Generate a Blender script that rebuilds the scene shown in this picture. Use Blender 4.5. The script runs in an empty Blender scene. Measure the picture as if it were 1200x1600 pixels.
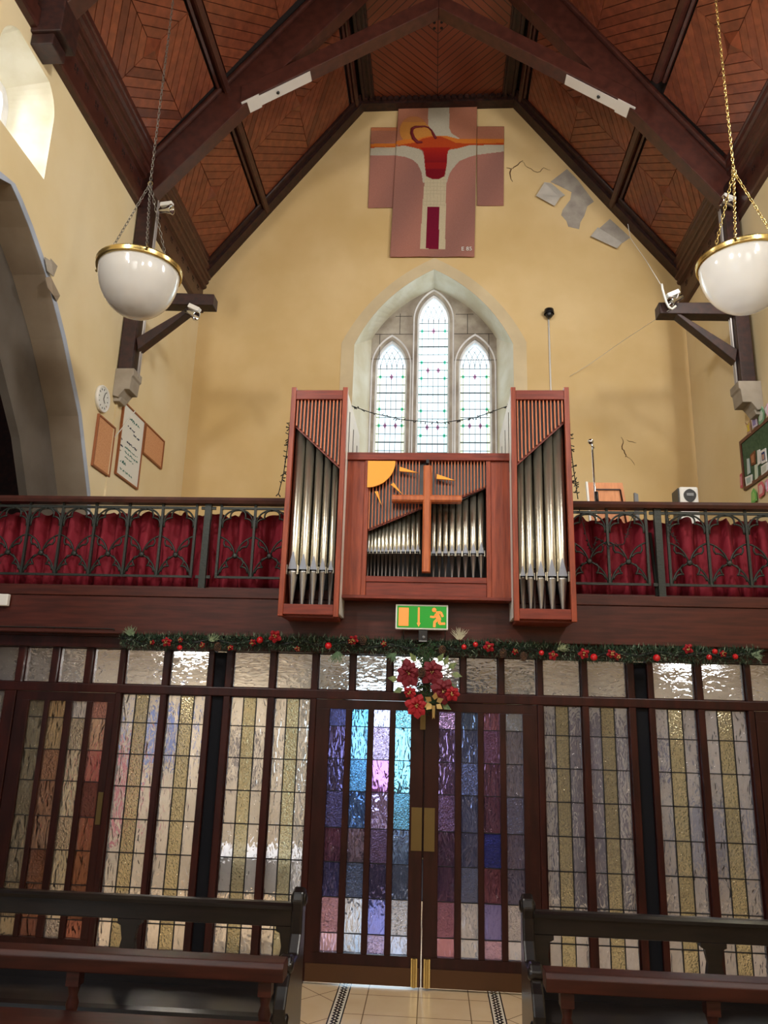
import bpy, bmesh, math, random
from mathutils import Vector, Matrix
from mathutils.geometry import tessellate_polygon
random.seed(7)
PI = math.pi
scene = bpy.context.scene
COL = scene.collection

# ---------------------------------------------------------------- camera
CAMZ = 1.9
FPX, PITCH, YAW, ROLL = 1175.8, .254645, -.0701449, .0288748
_F = Vector((math.sin(YAW)*math.cos(PITCH), math.cos(YAW)*math.cos(PITCH), math.sin(PITCH)))
_R = Vector((math.cos(YAW), -math.sin(YAW), 0))
_U = _R.cross(_F)
_R2 = math.cos(ROLL)*_R + math.sin(ROLL)*_U
_U2 = -math.sin(ROLL)*_R + math.cos(ROLL)*_U
cam_data = bpy.data.cameras.new('camera')
cam = bpy.data.objects.new('camera', cam_data)
COL.objects.link(cam)
cam_data.sensor_fit = 'HORIZONTAL'
cam_data.sensor_width = 36
cam_data.lens = FPX/1200*36
cam_data.clip_start = .05
m = Matrix.Identity(4)
for i in range(3):
    m[i][0] = _R2[i]; m[i][1] = _U2[i]; m[i][2] = -_F[i]
m[2][3] = CAMZ
cam.matrix_world = m
scene.camera = cam

def at(px, py, ax, c):
    """world point that the photo's pixel shows on the plane axis ax = c"""
    d = _F + _R2*((px-600)/FPX) - _U2*((py-800)/FPX)
    o = Vector((0, 0, CAMZ))
    return o + d*((c-o[ax])/d[ax])
def atx(px, py, y): return at(px, py, 1, y).x
def atz(px, py, y): return at(px, py, 1, y).z

# ---------------------------------------------------------------- world, lights, exposure
scene.view_settings.view_transform = 'Standard'
scene.view_settings.look = 'None'
scene.view_settings.gamma = 1
scene.view_settings.use_curve_mapping = False
scene.view_settings.exposure = 0.22
w = bpy.data.worlds.new('sky'); scene.world = w; w.use_nodes = True
bg = w.node_tree.nodes['Background']
bg.inputs['Color'].default_value = (.80, .92, 1.0, 1)
bg.inputs['Strength'].default_value = 1.3

def area(name, loc, target, sx, sy, power, col=(1, .98, .94), spread=180):
    l = bpy.data.lights.new(name, 'AREA'); l.shape = 'RECTANGLE'
    l.size = sx; l.size_y = sy; l.energy = power; l.color = col; l.spread = math.radians(spread)
    o = bpy.data.objects.new(name, l); COL.objects.link(o)
    o.location = loc
    o.rotation_euler = (Vector(target)-Vector(loc)).to_track_quat('-Z', 'Y').to_euler()
    return o
# daylight through the clerestory windows of both side walls
area('daylight_left_window', (-4.75, 5.6, 7.6), (0, 6.1, 6.0), .95, .9, 60)
for sx in (-1, 1):
    for wy, pw in ((5.6, 150), (0.2, 310), (-5.0, 240)):
        if sx < 0 and wy > 5: continue
        area('daylight_side_window', (sx*3.93, wy, 7.35), (0, wy+(5.5 if wy > -1 else 2), 6.4 if wy < 5 else 7.6), .9, .95, pw)
# fill light added behind the camera, with no chancel window built there
area('chancel_fill', (0, -8.7, 6.2), (0, 5, 4.6), 3.2, 4.0, 110, (.98, .97, .95))
# daylight outside the lancet window
area('daylight_lancets', (-.03, 12.6, 8.4), (-.03, 10.0, 6.2), 3.0, 3.6, 170, (.97, .98, 1.0))
# porch: daylight through its outer doorway and its ceiling lamps
area('daylight_outer_door', (-.7, 11.9, 1.7), (-.5, 8.0, .6), 1.2, 2.0, 22, (.62, .84, 1.0))

# ---------------------------------------------------------------- materials
def newmat(name):
    m = bpy.data.materials.new(name); m.use_nodes = True
    nt = m.node_tree; b = nt.nodes['Principled BSDF']
    return m, nt, b
def nd(nt, t, **k):
    n = nt.nodes.new(t)
    for a, v in k.items(): setattr(n, a, v)
    return n
def lin(c):
    return tuple(((v/255)/12.92 if v/255 <= .04045 else ((v/255+.055)/1.055)**2.4) for v in c)
def rgba(c): return (*lin(c), 1)
def simple(name, c, rough=.6, metal=0, spec=None, emit=None, es=1, bump=0, bscale=40, coat=0):
    m, nt, b = newmat(name)
    b.inputs['Base Color'].default_value = rgba(c)
    b.inputs['Roughness'].default_value = rough
    b.inputs['Metallic'].default_value = metal
    if spec is not None: b.inputs['Specular IOR Level'].default_value = spec
    if coat: b.inputs['Coat Weight'].default_value = coat; b.inputs['Coat Roughness'].default_value = .12
    if emit:
        b.inputs['Emission Color'].default_value = rgba(emit); b.inputs['Emission Strength'].default_value = es
    if bump:
        tc = nd(nt, 'ShaderNodeTexCoord'); n = nd(nt, 'ShaderNodeTexNoise'); n.inputs['Scale'].default_value = bscale
        n.inputs['Detail'].default_value = 3
        bp = nd(nt, 'ShaderNodeBump'); bp.inputs['Strength'].default_value = bump; bp.inputs['Distance'].default_value = .01
        nt.links.new(tc.outputs['Object'], n.inputs['Vector']); nt.links.new(n.outputs['Fac'], bp.inputs['Height'])
        nt.links.new(bp.outputs['Normal'], b.inputs['Normal'])
    return m
def noisy(name, c1, c2, scale=3, stretch=(1, 1, 1), rough=.6, detail=5, bump=.1, bdist=.005, spec=.5, attr=False, coat=0, lo=.35, hi=.65, c3=None, s3=.6):
    """two-tone noise material, optionally multiplied by the per-face colour 'Col'"""
    m, nt, b = newmat(name); L = nt.links.new
    tc = nd(nt, 'ShaderNodeTexCoord'); mp = nd(nt, 'ShaderNodeMapping'); mp.inputs['Scale'].default_value = stretch
    L(tc.outputs['Object'], mp.inputs['Vector'])
    n = nd(nt, 'ShaderNodeTexNoise'); n.inputs['Scale'].default_value = scale; n.inputs['Detail'].default_value = detail
    L(mp.outputs['Vector'], n.inputs['Vector'])
    r = nd(nt, 'ShaderNodeValToRGB')
    r.color_ramp.elements[0].position = lo; r.color_ramp.elements[0].color = rgba(c1)
    r.color_ramp.elements[1].position = hi; r.color_ramp.elements[1].color = rgba(c2)
    L(n.outputs['Fac'], r.inputs['Fac'])
    out = r.outputs['Color']
    if c3:
        n3 = nd(nt, 'ShaderNodeTexNoise'); n3.inputs['Scale'].default_value = s3; n3.inputs['Detail'].default_value = 4
        L(tc.outputs['Object'], n3.inputs['Vector'])
        r3 = nd(nt, 'ShaderNodeValToRGB'); r3.color_ramp.elements[0].position = .45; r3.color_ramp.elements[1].position = .75
        L(n3.outputs['Fac'], r3.inputs['Fac'])
        mx = nd(nt, 'ShaderNodeMix', data_type='RGBA'); L(r3.outputs['Color'], mx.inputs['Factor'])
        L(out, mx.inputs[6]); mx.inputs[7].default_value = rgba(c3); out = mx.outputs[2]
    if attr:
        a = nd(nt, 'ShaderNodeAttribute', attribute_name='Col')
        mx = nd(nt, 'ShaderNodeMix', data_type='RGBA', blend_type='MULTIPLY'); mx.inputs['Factor'].default_value = 1
        L(out, mx.inputs[6]); L(a.outputs['Color'], mx.inputs[7]); out = mx.outputs[2]
    L(out, b.inputs['Base Color'])
    b.inputs['Roughness'].default_value = rough
    b.inputs['Specular IOR Level'].default_value = spec
    if coat: b.inputs['Coat Weight'].default_value = coat; b.inputs['Coat Roughness'].default_value = .15
    if bump:
        bp = nd(nt, 'ShaderNodeBump'); bp.inputs['Strength'].default_value = bump; bp.inputs['Distance'].default_value = bdist
        L(n.outputs['Fac'], bp.inputs['Height']); L(bp.outputs['Normal'], b.inputs['Normal'])
    return m
def attrmat(name, rough=.8, metal=0, bump=0, bscale=60, spec=.3):
    m, nt, b = newmat(name)
    a = nd(nt, 'ShaderNodeAttribute', attribute_name='Col')
    nt.links.new(a.outputs['Color'], b.inputs['Base Color'])
    b.inputs['Roughness'].default_value = rough; b.inputs['Metallic'].default_value = metal
    b.inputs['Specular IOR Level'].default_value = spec
    if bump:
        tc = nd(nt, 'ShaderNodeTexCoord'); n = nd(nt, 'ShaderNodeTexNoise'); n.inputs['Scale'].default_value = bscale
        bp = nd(nt, 'ShaderNodeBump'); bp.inputs['Strength'].default_value = bump; bp.inputs['Distance'].default_value = .01
        nt.links.new(tc.outputs['Object'], n.inputs['Vector']); nt.links.new(n.outputs['Fac'], bp.inputs['Height'])
        nt.links.new(bp.outputs['Normal'], b.inputs['Normal'])
    return m
M = {}
M['plaster'] = noisy('cream_plaster', (224, 197, 148), (214, 185, 132), .9, rough=.85, bump=.35, bdist=.02, spec=.2, c3=(200, 168, 112), s3=.5)
M['plaster_side'] = noisy('cream_side_plaster', (230, 214, 178), (222, 202, 158), .8, rough=.85, bump=.3, bdist=.02, spec=.2)
M['band'] = noisy('pale_painted_band', (214, 196, 160), (200, 182, 148), 2.2, rough=.85, bump=.2, spec=.2)
M['reveal'] = noisy('white_limewash', (238, 236, 222), (220, 214, 190), 2.5, rough=.9, bump=.4, bdist=.02, spec=.2)
M['stone'] = noisy('grey_dirty_stone', (190, 182, 170), (150, 140, 128), 3.5, rough=.9, bump=.4, bdist=.02, spec=.2, c3=(124, 112, 102), s3=1.5)  # grey lightened to make up for the backlighting
M['stone_pale'] = noisy('pale_dressed_stone', (236, 236, 238), (216, 216, 220), 5, rough=.9, bump=.2, spec=.2)  # near-white stands in for light missing on the backlit surrounds
M['corbel'] = noisy('grey_painted_stone', (166, 156, 142), (146, 136, 122), 4, rough=.8, bump=.2, spec=.2)
M['chamfer'] = noisy('blue_grey_paint', (176, 186, 204), (160, 168, 184), 4, rough=.7, bump=.2, spec=.3)
M['arch_shade'] = noisy('arch_shade_beige', (158, 144, 126), (142, 126, 108), 2, rough=.85, bump=.3, bdist=.02, spec=.2)  # beige darkened to carry the shade on the arch reveals
M['arch_dark'] = noisy('arch_shade_grey', (104, 96, 88), (90, 82, 74), 2, rough=.85, bump=.3, spec=.2)  # darker grey painted in for shade on the inner order
M['flap'] = noisy('peeled_paint', (200, 194, 184), (182, 176, 166), 5, rough=.9, bump=.2, spec=.1)
M['flake'] = noisy('bare_grey_render', (176, 168, 156), (150, 142, 134), 5, rough=.9, bump=.3, spec=.1)
M['crack'] = simple('crack_brown', (96, 66, 36), .9)  # brown of the cracks in the plaster
M['pine_y'] = noisy('stained_boards_along', (132, 70, 46), (108, 55, 36), 4, (2.5, 2.5, 2.5), rough=.36, bump=.08, spec=.4, attr=True, coat=.1)
M['pine_s'] = noisy('stained_boards_across', (132, 70, 46), (108, 55, 36), 4, (2.5, 2.5, 2.5), rough=.36, bump=.08, spec=.4, attr=True, coat=.1)
M['beam'] = noisy('dark_varnished_timber', (72, 36, 28), (56, 27, 21), 5, (2, 2, 2), rough=.36, bump=.12, spec=.4, coat=.1)
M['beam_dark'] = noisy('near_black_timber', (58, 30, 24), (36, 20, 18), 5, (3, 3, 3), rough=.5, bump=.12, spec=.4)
M['groove'] = simple('board_joint_dark', (22, 10, 8), .9)  # near-black of the joints between boards
M['mahog'] = noisy('mahogany_fascia', (80, 34, 24), (58, 23, 17), 4, (.8, 6, 10), rough=.42, bump=.06, spec=.35)
M['frame'] = noisy('mahogany_frame', (56, 20, 15), (38, 13, 11), 5, (4, 4, .8), rough=.35, bump=.06, spec=.28)
M['door'] = noisy('dark_door_timber', (50, 20, 16), (36, 13, 11), 5, (4, 4, .8), rough=.35, bump=.06, spec=.28)
M['organ'] = noisy('organ_casework', (152, 68, 40), (122, 50, 29), 5, (10, 10, .9), rough=.38, bump=.05, spec=.4)
M['organ_h'] = noisy('organ_casework_rail', (132, 52, 34), (102, 38, 25), 5, (.9, 10, 10), rough=.38, bump=.05, spec=.4)
M['slat'] = noisy('orange_slat', (200, 116, 72), (176, 96, 60), 5, (10, 10, 1), rough=.4, bump=.04, spec=.4)
M['cross'] = noisy('light_mahogany', (190, 106, 62), (160, 84, 50), 5, (9, 9, 1), rough=.35, bump=.04, spec=.4)
M['gold'] = simple('ochre_painted_sun', (238, 164, 48), .45)
M['void'] = simple('organ_interior_dark', (22, 22, 28), .5)
M['slate'] = simple('slate_grey_panel', (58, 62, 72), .25, coat=.3)
M['tin'] = simple('hammered_pipe_tin', (206, 200, 182), .3, .92, bump=.10, bscale=55)
M['tin_lip'] = simple('pipe_mouth_metal', (134, 138, 148), .36, .9)
M['tin_foot'] = simple('dull_pipe_metal', (186, 186, 186), .34, .85, bump=.10, bscale=40)
M['iron'] = simple('black_wrought_iron', (42, 46, 42), .45, .3, bump=.2, bscale=60)
M['curtain'] = simple('crimson_cloth', (124, 6, 32), .8, bump=.1, bscale=120)
M['post'] = simple('blue_black_paint', (8, 10, 18), .7, spec=.2)
M['brass'] = simple('polished_brass', (206, 180, 116), .22, .9)
M['chain'] = simple('tarnished_steel_chain', (120, 114, 106), .4, .8)
M['brass_dull'] = simple('worn_brass', (120, 102, 66), .42, .9, bump=.05, bscale=12)
M['chrome'] = simple('chrome', (210, 210, 210), .12, 1)
M['steel'] = simple('pale_steel', (214, 208, 204), .42, .4)
M['white'] = simple('white_plastic', (228, 226, 220), .45)
M['opal'] = None
M['black'] = simple('black_plastic', (20, 20, 22), .4)
M['grey'] = simple('grey_plastic', (130, 132, 134), .5)
M['pew'] = noisy('ebonised_pew', (26, 19, 18), (15, 12, 13), 5, (.8, 6, 6), rough=.28, bump=.06, spec=.35, coat=.1)
M['desk'] = noisy('red_brown_rail', (62, 26, 18), (42, 16, 12), 5, (.8, 6, 6), rough=.42, bump=.06, spec=.3)
M['lead'] = simple('lead_came', (34, 34, 38), .5, .5)
M['lead_end'] = simple('window_came', (70, 82, 90), .6)
M['cord'] = simple('white_cable', (214, 212, 206), .5)
M['wire'] = simple('dark_wire', (26, 28, 26), .6)
M['needle'] = attrmat('garland_needles', .7)
M['petal'] = simple('red_petal_cloth', (150, 8, 24), .7)
M['petal_dark'] = simple('dark_red_petal_cloth', (104, 6, 24), .7)
M['bauble'] = simple('red_bauble', (190, 16, 26), .15, coat=.6)
M['cone'] = noisy('pine_cone', (96, 66, 44), (54, 36, 26), 30, rough=.8)
M['gold_leaf'] = simple('gold_ribbon', (176, 150, 96), .3, .8)
M['lobby'] = noisy('porch_cream_wall', (216, 202, 176), (202, 186, 158), 1.5, rough=.85, bump=0, spec=.2)
M['lobby_ceil'] = simple('porch_white_ceiling', (226, 220, 216), .85)
M['cork'] = noisy('cork', (216, 164, 122), (198, 142, 102), 60, rough=.9, bump=.2, spec=.1)
M['cork_frame'] = simple('cork_frame', (146, 84, 46), .5)
M['board_white'] = simple('whiteboard', (226, 228, 224), .3)
M['ink'] = simple('green_marker', (70, 130, 116), .7)
M['ink_dark'] = simple('dark_marker', (60, 66, 86), .7)
M['green_felt'] = noisy('green_felt', (86, 108, 84), (70, 92, 70), 30, rough=.95, bump=.1, spec=.1)
M['board_frame'] = simple('dark_red_frame', (84, 30, 22), .4)
M['attr'] = attrmat('coloured_paper', .8)
M['weave'] = attrmat('woven_wool', .95, bump=.5, bscale=220, spec=.05)
M['kick'] = simple('tarnished_kick_plate', (84, 56, 34), .45, .5)
M['cloth'] = simple('white_cloth', (232, 236, 244), .9)
M['mat'] = simple('dark_doormat', (30, 26, 34), .95)
M['lamp'] = simple('porch_lamp_glass', (255, 250, 240), .5, emit=(255, 246, 232), es=14)
M['sign_green'] = simple('exit_sign_green', (10, 110, 30), .4, emit=(22, 190, 24), es=.30)
M['sign_orange'] = simple('exit_sign_pictogram', (190, 110, 60), .4, emit=(255, 136, 50), es=.75)
M['plywood'] = noisy('orange_veneer', (214, 142, 86), (196, 122, 70), 5, (8, 8, 1), rough=.5, bump=0)
M['outer_red'] = simple('dark_red_gate', (96, 34, 36), .6)

def opalmat():
    m, nt, b = newmat('opal_glass')
    b.inputs['Base Color'].default_value = rgba((212, 211, 208))
    b.inputs['Roughness'].default_value = .12
    b.inputs['Coat Weight'].default_value = .6; b.inputs['Coat Roughness'].default_value = .04
    b.inputs['Subsurface Weight'].default_value = .5
    b.inputs['Subsurface Radius'].default_value = (.3, .3, .3)
    b.inputs['Subsurface Scale'].default_value = .5
    return m
M['opal'] = opalmat()
def glassmat(name, scale, stretch, strength, rough):
    m, nt, b = newmat(name); L = nt.links.new
    nt.nodes.remove(b)
    out = [n for n in nt.nodes if n.type == 'OUTPUT_MATERIAL'][0]
    tc = nd(nt, 'ShaderNodeTexCoord'); mp = nd(nt, 'ShaderNodeMapping'); mp.inputs['Scale'].default_value = stretch
    L(tc.outputs['Object'], mp.inputs['Vector'])
    n = nd(nt, 'ShaderNodeTexNoise'); n.inputs['Scale'].default_value = scale; n.inputs['Detail'].default_value = 1.5
    n.inputs['Distortion'].default_value = .6
    L(mp.outputs['Vector'], n.inputs['Vector'])
    bp = nd(nt, 'ShaderNodeBump'); bp.inputs['Strength'].default_value = strength; bp.inputs['Distance'].default_value = .16
    L(n.outputs['Fac'], bp.inputs['Height'])
    a = nd(nt, 'ShaderNodeAttribute', attribute_name='Col')
    g = nd(nt, 'ShaderNodeBsdfRefraction'); g.inputs['IOR'].default_value = 1.22; g.inputs['Roughness'].default_value = rough
    sq = nd(nt, 'ShaderNodeGamma'); sq.inputs['Gamma'].default_value = .5; L(a.outputs['Color'], sq.inputs['Color'])
    L(sq.outputs['Color'], g.inputs['Color']); L(bp.outputs['Normal'], g.inputs['Normal'])
    gl = nd(nt, 'ShaderNodeBsdfGlossy'); gl.inputs['Roughness'].default_value = .08; L(bp.outputs['Normal'], gl.inputs['Normal'])
    gl.inputs['Color'].default_value = (1, 1, 1, 1)
    fr = nd(nt, 'ShaderNodeFresnel'); fr.inputs['IOR'].default_value = 1.3; L(bp.outputs['Normal'], fr.inputs['Normal'])
    mx = nd(nt, 'ShaderNodeMixShader'); L(fr.outputs['Fac'], mx.inputs['Fac'])
    tl = nd(nt, 'ShaderNodeBsdfTranslucent'); L(sq.outputs['Color'], tl.inputs['Color'])
    m2 = nd(nt, 'ShaderNodeMixShader'); m2.inputs['Fac'].default_value = .12
    L(g.outputs[0], m2.inputs[1]); L(tl.outputs[0], m2.inputs[2])
    L(m2.outputs[0], mx.inputs[1]); L(gl.outputs[0], mx.inputs[2]); L(mx.outputs[0], out.inputs['Surface'])
    return m
M['glass_wave'] = glassmat('rippled_glass', 26, (1, 1, .38), .55, .06)
M['glass_wave_h'] = glassmat('rippled_glass_flat', 26, (.45, 1, 1), .5, .06)
M['glass_peb'] = glassmat('pebbled_glass', 70, (1, 1, 1), .5, .12)
def clearglass():
    m, nt, b = newmat('leaded_daylight_glass'); L = nt.links.new
    nt.nodes.remove(b); out = [n for n in nt.nodes if n.type == 'OUTPUT_MATERIAL'][0]
    a = nd(nt, 'ShaderNodeAttribute', attribute_name='Col')
    t = nd(nt, 'ShaderNodeBsdfTransparent'); L(a.outputs['Color'], t.inputs['Color'])
    tl = nd(nt, 'ShaderNodeBsdfTranslucent'); L(a.outputs['Color'], tl.inputs['Color'])
    mx = nd(nt, 'ShaderNodeMixShader'); mx.inputs['Fac'].default_value = .2
    L(t.outputs[0], mx.inputs[1]); L(tl.outputs[0], mx.inputs[2]); L(mx.outputs[0], out.inputs['Surface'])
    return m
M['daylight_glass'] = clearglass()

def tilemat():
    """cream floor tiles: square between the mosaic borders, diagonal outside; the borders in black and white guilloche"""
    m, nt, b = newmat('cream_floor_tiles'); L = nt.links.new
    tc = nd(nt, 'ShaderNodeTexCoord'); sp = nd(nt, 'ShaderNodeSeparateXYZ'); L(tc.outputs['Object'], sp.inputs[0])
    def mth(op, a, b_=None, c=None):
        n = nd(nt, 'ShaderNodeMath', operation=op)
        for i, v in enumerate((a, b_, c)):
            if v is None: continue
            if isinstance(v, (int, float)): n.inputs[i].default_value = v
            else: L(v, n.inputs[i])
        return n.outputs[0]
    X, Y = sp.outputs[0], sp.outputs[1]
    def grid(a, b_, w):
        def e(v):
            f = mth('FRACT', v); return mth('LESS_THAN', mth('MINIMUM', f, mth('SUBTRACT', 1, f)), w)
        return mth('MAXIMUM', e(a), e(b_))
    sq = grid(mth('DIVIDE', mth('ADD', X, .08), .345), mth('DIVIDE', mth('ADD', Y, .07), .345), .010)
    dg = grid(mth('DIVIDE', mth('ADD', X, Y), .50), mth('DIVIDE', mth('SUBTRACT', X, Y), .50), .009)
    xc = mth('ABSOLUTE', mth('ADD', X, .075))
    inner = mth('LESS_THAN', xc, .47)
    joint = mth('ADD', mth('MULTIPLY', sq, inner), mth('MULTIPLY', dg, mth('SUBTRACT', 1, inner)))
    band = mth('LESS_THAN', mth('ABSOLUTE', mth('SUBTRACT', xc, .52)), .045)
    # guilloche
    loc = mth('SUBTRACT', xc, .52)
    s = mth('MULTIPLY', mth('SINE', mth('MULTIPLY', Y, 70)), .016)
    g1 = mth('LESS_THAN', mth('ABSOLUTE', mth('SUBTRACT', loc, s)), .009)
    g2 = mth('LESS_THAN', mth('ABSOLUTE', mth('ADD', loc, s)), .009)
    edge = mth('GREATER_THAN', mth('ABSOLUTE', loc), .036)
    blk = mth('MAXIMUM', mth('MAXIMUM', g1, g2), edge)
    no = nd(nt, 'ShaderNodeTexNoise'); no.inputs['Scale'].default_value = 5; no.inputs['Detail'].default_value = 4
    L(tc.outputs['Object'], no.inputs['Vector'])
    r = nd(nt, 'ShaderNodeValToRGB'); r.color_ramp.elements[0].color = rgba((206, 176, 136)); r.color_ramp.elements[1].color = rgba((224, 200, 164))
    L(no.outputs['Fac'], r.inputs['Fac'])
    def mix(f, a, b_):
        n = nd(nt, 'ShaderNodeMix', data_type='RGBA'); L(f, n.inputs['Factor'])
        for i, v in ((6, a), (7, b_)):
            if isinstance(v, tuple): n.inputs[i].default_value = v
            else: L(v, n.inputs[i])
        return n.outputs[2]
    c = mix(joint, r.outputs['Color'], rgba((120, 96, 70)))
    bc = mix(blk, rgba((220, 210, 190)), rgba((26, 24, 30)))
    c = mix(band, c, bc)
    L(c, b.inputs['Base Color']); b.inputs['Roughness'].default_value = .22
    return m
M['tiles'] = tilemat()
def chevron():
    m, nt, b = newmat('collar_boards'); L = nt.links.new
    tc = nd(nt, 'ShaderNodeTexCoord'); sp = nd(nt, 'ShaderNodeSeparateXYZ'); L(tc.outputs['Object'], sp.inputs[0])
    def mth(op, a, b_=None):
        n = nd(nt, 'ShaderNodeMath', operation=op)
        for i, v in enumerate((a, b_)):
            if v is None: continue
            if isinstance(v, (int, float)): n.inputs[i].default_value = v
            else: L(v, n.inputs[i])
        return n.outputs[0]
    d = mth('ADD', mth('ABSOLUTE', mth('ADD', sp.outputs[0], .04)), mth('ABSOLUTE', mth('SUBTRACT', sp.outputs[1], 9.25)))
    f = mth('FRACT', mth('DIVIDE', d, .15))
    e = mth('MINIMUM', f, mth('SUBTRACT', 1, f))
    e2 = mth('MULTIPLY', mth('ABSOLUTE', mth('ADD', sp.outputs[0], .04)), 10)
    e = mth('MINIMUM', e, e2)
    r = nd(nt, 'ShaderNodeValToRGB'); r.color_ramp.elements[0].position = .03; r.color_ramp.elements[1].position = .08
    r.color_ramp.elements[0].color = rgba((20, 9, 7)); r.color_ramp.elements[1].color = rgba((112, 54, 32))
    L(e, r.inputs['Fac']); L(r.outputs['Color'], b.inputs['Base Color']); b.inputs['Roughness'].default_value = .4
    bp = nd(nt, 'ShaderNodeBump'); bp.inputs['Strength'].default_value = .6; bp.inputs['Distance'].default_value = .01
    L(r.outputs['Color'], bp.inputs['Height']); L(bp.outputs['Normal'], b.inputs['Normal'])
    return m
M['chevron'] = chevron()

# ---------------------------------------------------------------- mesh helpers
ORG = {}
class MB:
    def __init__(s): s.v = []; s.f = []; s.c = []; s.mi = []; s.sm = []
    def add(s, vs, fs, col=(1, 1, 1), mi=0, smooth=False):
        b = len(s.v); s.v += [tuple(v) for v in vs]
        for f in fs: s.f.append([b+i for i in f]); s.c.append(col); s.mi.append(mi); s.sm.append(smooth)
        return s
    def box(s, x0, x1, y0, y1, z0, z1, **k):
        x0, x1 = sorted((x0, x1)); y0, y1 = sorted((y0, y1)); z0, z1 = sorted((z0, z1))
        vs = [(x, y, z) for z in (z0, z1) for y in (y0, y1) for x in (x0, x1)]
        return s.add(vs, [(0, 2, 3, 1), (4, 5, 7, 6), (0, 1, 5, 4), (2, 6, 7, 3), (0, 4, 6, 2), (1, 3, 7, 5)], **k)
    def hexa(s, a, b, **k):
        """solid between two equal-length loops a and b"""
        n = len(a)
        fs = [tuple(range(n))[::-1], tuple(range(n, 2*n))]+[(i, (i+1) % n, n+(i+1) % n, n+i) for i in range(n)]
        return s.add(list(a)+list(b), fs, **k)
    def prism(s, poly, ax, a, b, **k):
        """2-D polygon extruded along axis ax from a to b"""
        def P(p, t):
            q = list(p); q.insert(ax, t); return q
        return s.hexa([P(p, a) for p in poly], [P(p, b) for p in poly], **k)
    def holed(s, loops, ax, a, b, rev=None, **k):
        """polygon with holes, extruded along ax; returns nothing"""
        L3 = [[Vector((p[0], p[1], 0)) for p in l] for l in loops]
        tr = tessellate_polygon(L3); flat = [p for l in loops for p in l]
        def P(p, t):
            q = list(p); q.insert(ax, t); return q
        n = len(flat)
        vs = [P(p, a) for p in flat]+[P(p, b) for p in flat]
        fs = [tuple(t) for t in tr]+[tuple(n+i for i in t[::-1]) for t in tr]
        s.add(vs, fs, **k)
        o = 0
        for l in loops:
            m_ = len(l); vs = [P(p, a) for p in l]+[P(p, b) for p in l]
            s.add(vs, [(i, (i+1) % m_, m_+(i+1) % m_, m_+i) for i in range(m_)], **(rev if (rev and l is not loops[0]) else k))
    def bar(s, p, q, w, h, up=(0, 0, 1), **k):
        p = Vector(p); q = Vector(q); d = (q-p).normalized(); u = Vector(up); r = d.cross(u)
        if r.length < 1e-4: r = d.cross(Vector((0, 1, 0)))
        r.normalize(); u = r.cross(d)
        o = [(r*a*w/2+u*b*h/2) for a, b in ((-1, -1), (1, -1), (1, 1), (-1, 1))]
        return s.hexa([p+i for i in o], [q+i for i in o], **k)
    def tube(s, pts, r, n=6, cap=True, **k):
        pts = [Vector(p) for p in pts]; k.setdefault('smooth', True)
        rs = r if isinstance(r, (list, tuple)) else [r]*len(pts)
        vs = []; prev = None
        for i, p in enumerate(pts):
            d = (pts[min(i+1, len(pts)-1)]-pts[max(i-1, 0)]).normalized()
            if prev is None:
                u = d.cross(Vector((0, 0, 1)))
                if u.length < 1e-3: u = d.cross(Vector((0, 1, 0)))
            else: u = prev-d*prev.dot(d)
            u.normalize(); prev = u; v = d.cross(u)
            for j in range(n):
                t = 2*PI*j/n; vs.append(p+(u*math.cos(t)+v*math.sin(t))*rs[i])
        fs = [(i*n+j, i*n+(j+1) % n, (i+1)*n+(j+1) % n, (i+1)*n+j) for i in range(len(pts)-1) for j in range(n)]
        s.add(vs, fs, **k)
        if cap:
            k2 = dict(k); k2['smooth'] = False
            s.add(vs[:n], [tuple(range(n))[::-1]], **k2); s.add(vs[-n:], [tuple(range(n))], **k2)
        return s
    def lathe(s, prof, c=(0, 0, 0), n=16, ax=2, **k):
        """profile of (radius, height) turned about axis ax through c"""
        k.setdefault('smooth', True); vs = []
        for r, h in prof:
            for j in range(n):
                t = 2*PI*j/n; q = [r*math.cos(t), r*math.sin(t)]; q.insert(ax, h)
                vs.append((c[0]+q[0], c[1]+q[1], c[2]+q[2]))
        fs = [(i*n+j, i*n+(j+1) % n, (i+1)*n+(j+1) % n, (i+1)*n+j) for i in range(len(prof)-1) for j in range(n)]
        return s.add(vs, fs, **k)
    def ball(s, c, r, n=12, **k):
        prof = [(max(1e-4, r*math.sin(PI*i/8)), -r*math.cos(PI*i/8)) for i in range(9)]
        return s.lathe(prof, c, n, **k)
    def build(s, name, mats, parent=None, bevel=0, kind=None, loc=None):
        if not isinstance(mats, (list, tuple)): mats = [mats]
        org = ORG.get(parent.name, Vector((0, 0, 0))) if parent else (Vector(loc) if loc else Vector((0, 0, 0)))
        me = bpy.data.meshes.new(name)
        me.from_pydata([tuple(Vector(v)-org) for v in s.v], [], s.f)
        for m_ in mats: me.materials.append(m_)
        me.polygons.foreach_set('material_index', s.mi)
        me.polygons.foreach_set('use_smooth', s.sm)
        ca = me.color_attributes.new('Col', 'FLOAT_COLOR', 'CORNER')
        buf = []
        for p, c in zip(me.polygons, s.c):
            buf += [c[0], c[1], c[2], 1]*p.loop_total
        ca.data.foreach_set('color', buf)
        bm = bmesh.new(); bm.from_mesh(me)
        bmesh.ops.remove_doubles(bm, verts=bm.verts, dist=1e-5)
        bmesh.ops.recalc_face_normals(bm, faces=bm.faces)
        bm.to_mesh(me); bm.free()
        me.validate()
        o = bpy.data.objects.new(name, me); COL.objects.link(o)
        if parent: o.parent = parent
        elif loc: o.location = loc
        ORG[o.name] = org
        if bevel:
            b = o.modifiers.new('bevel', 'BEVEL'); b.width = bevel; b.segments = 2; b.limit_method = 'ANGLE'; b.angle_limit = .7
        if kind: o['kind'] = kind
        return o
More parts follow.
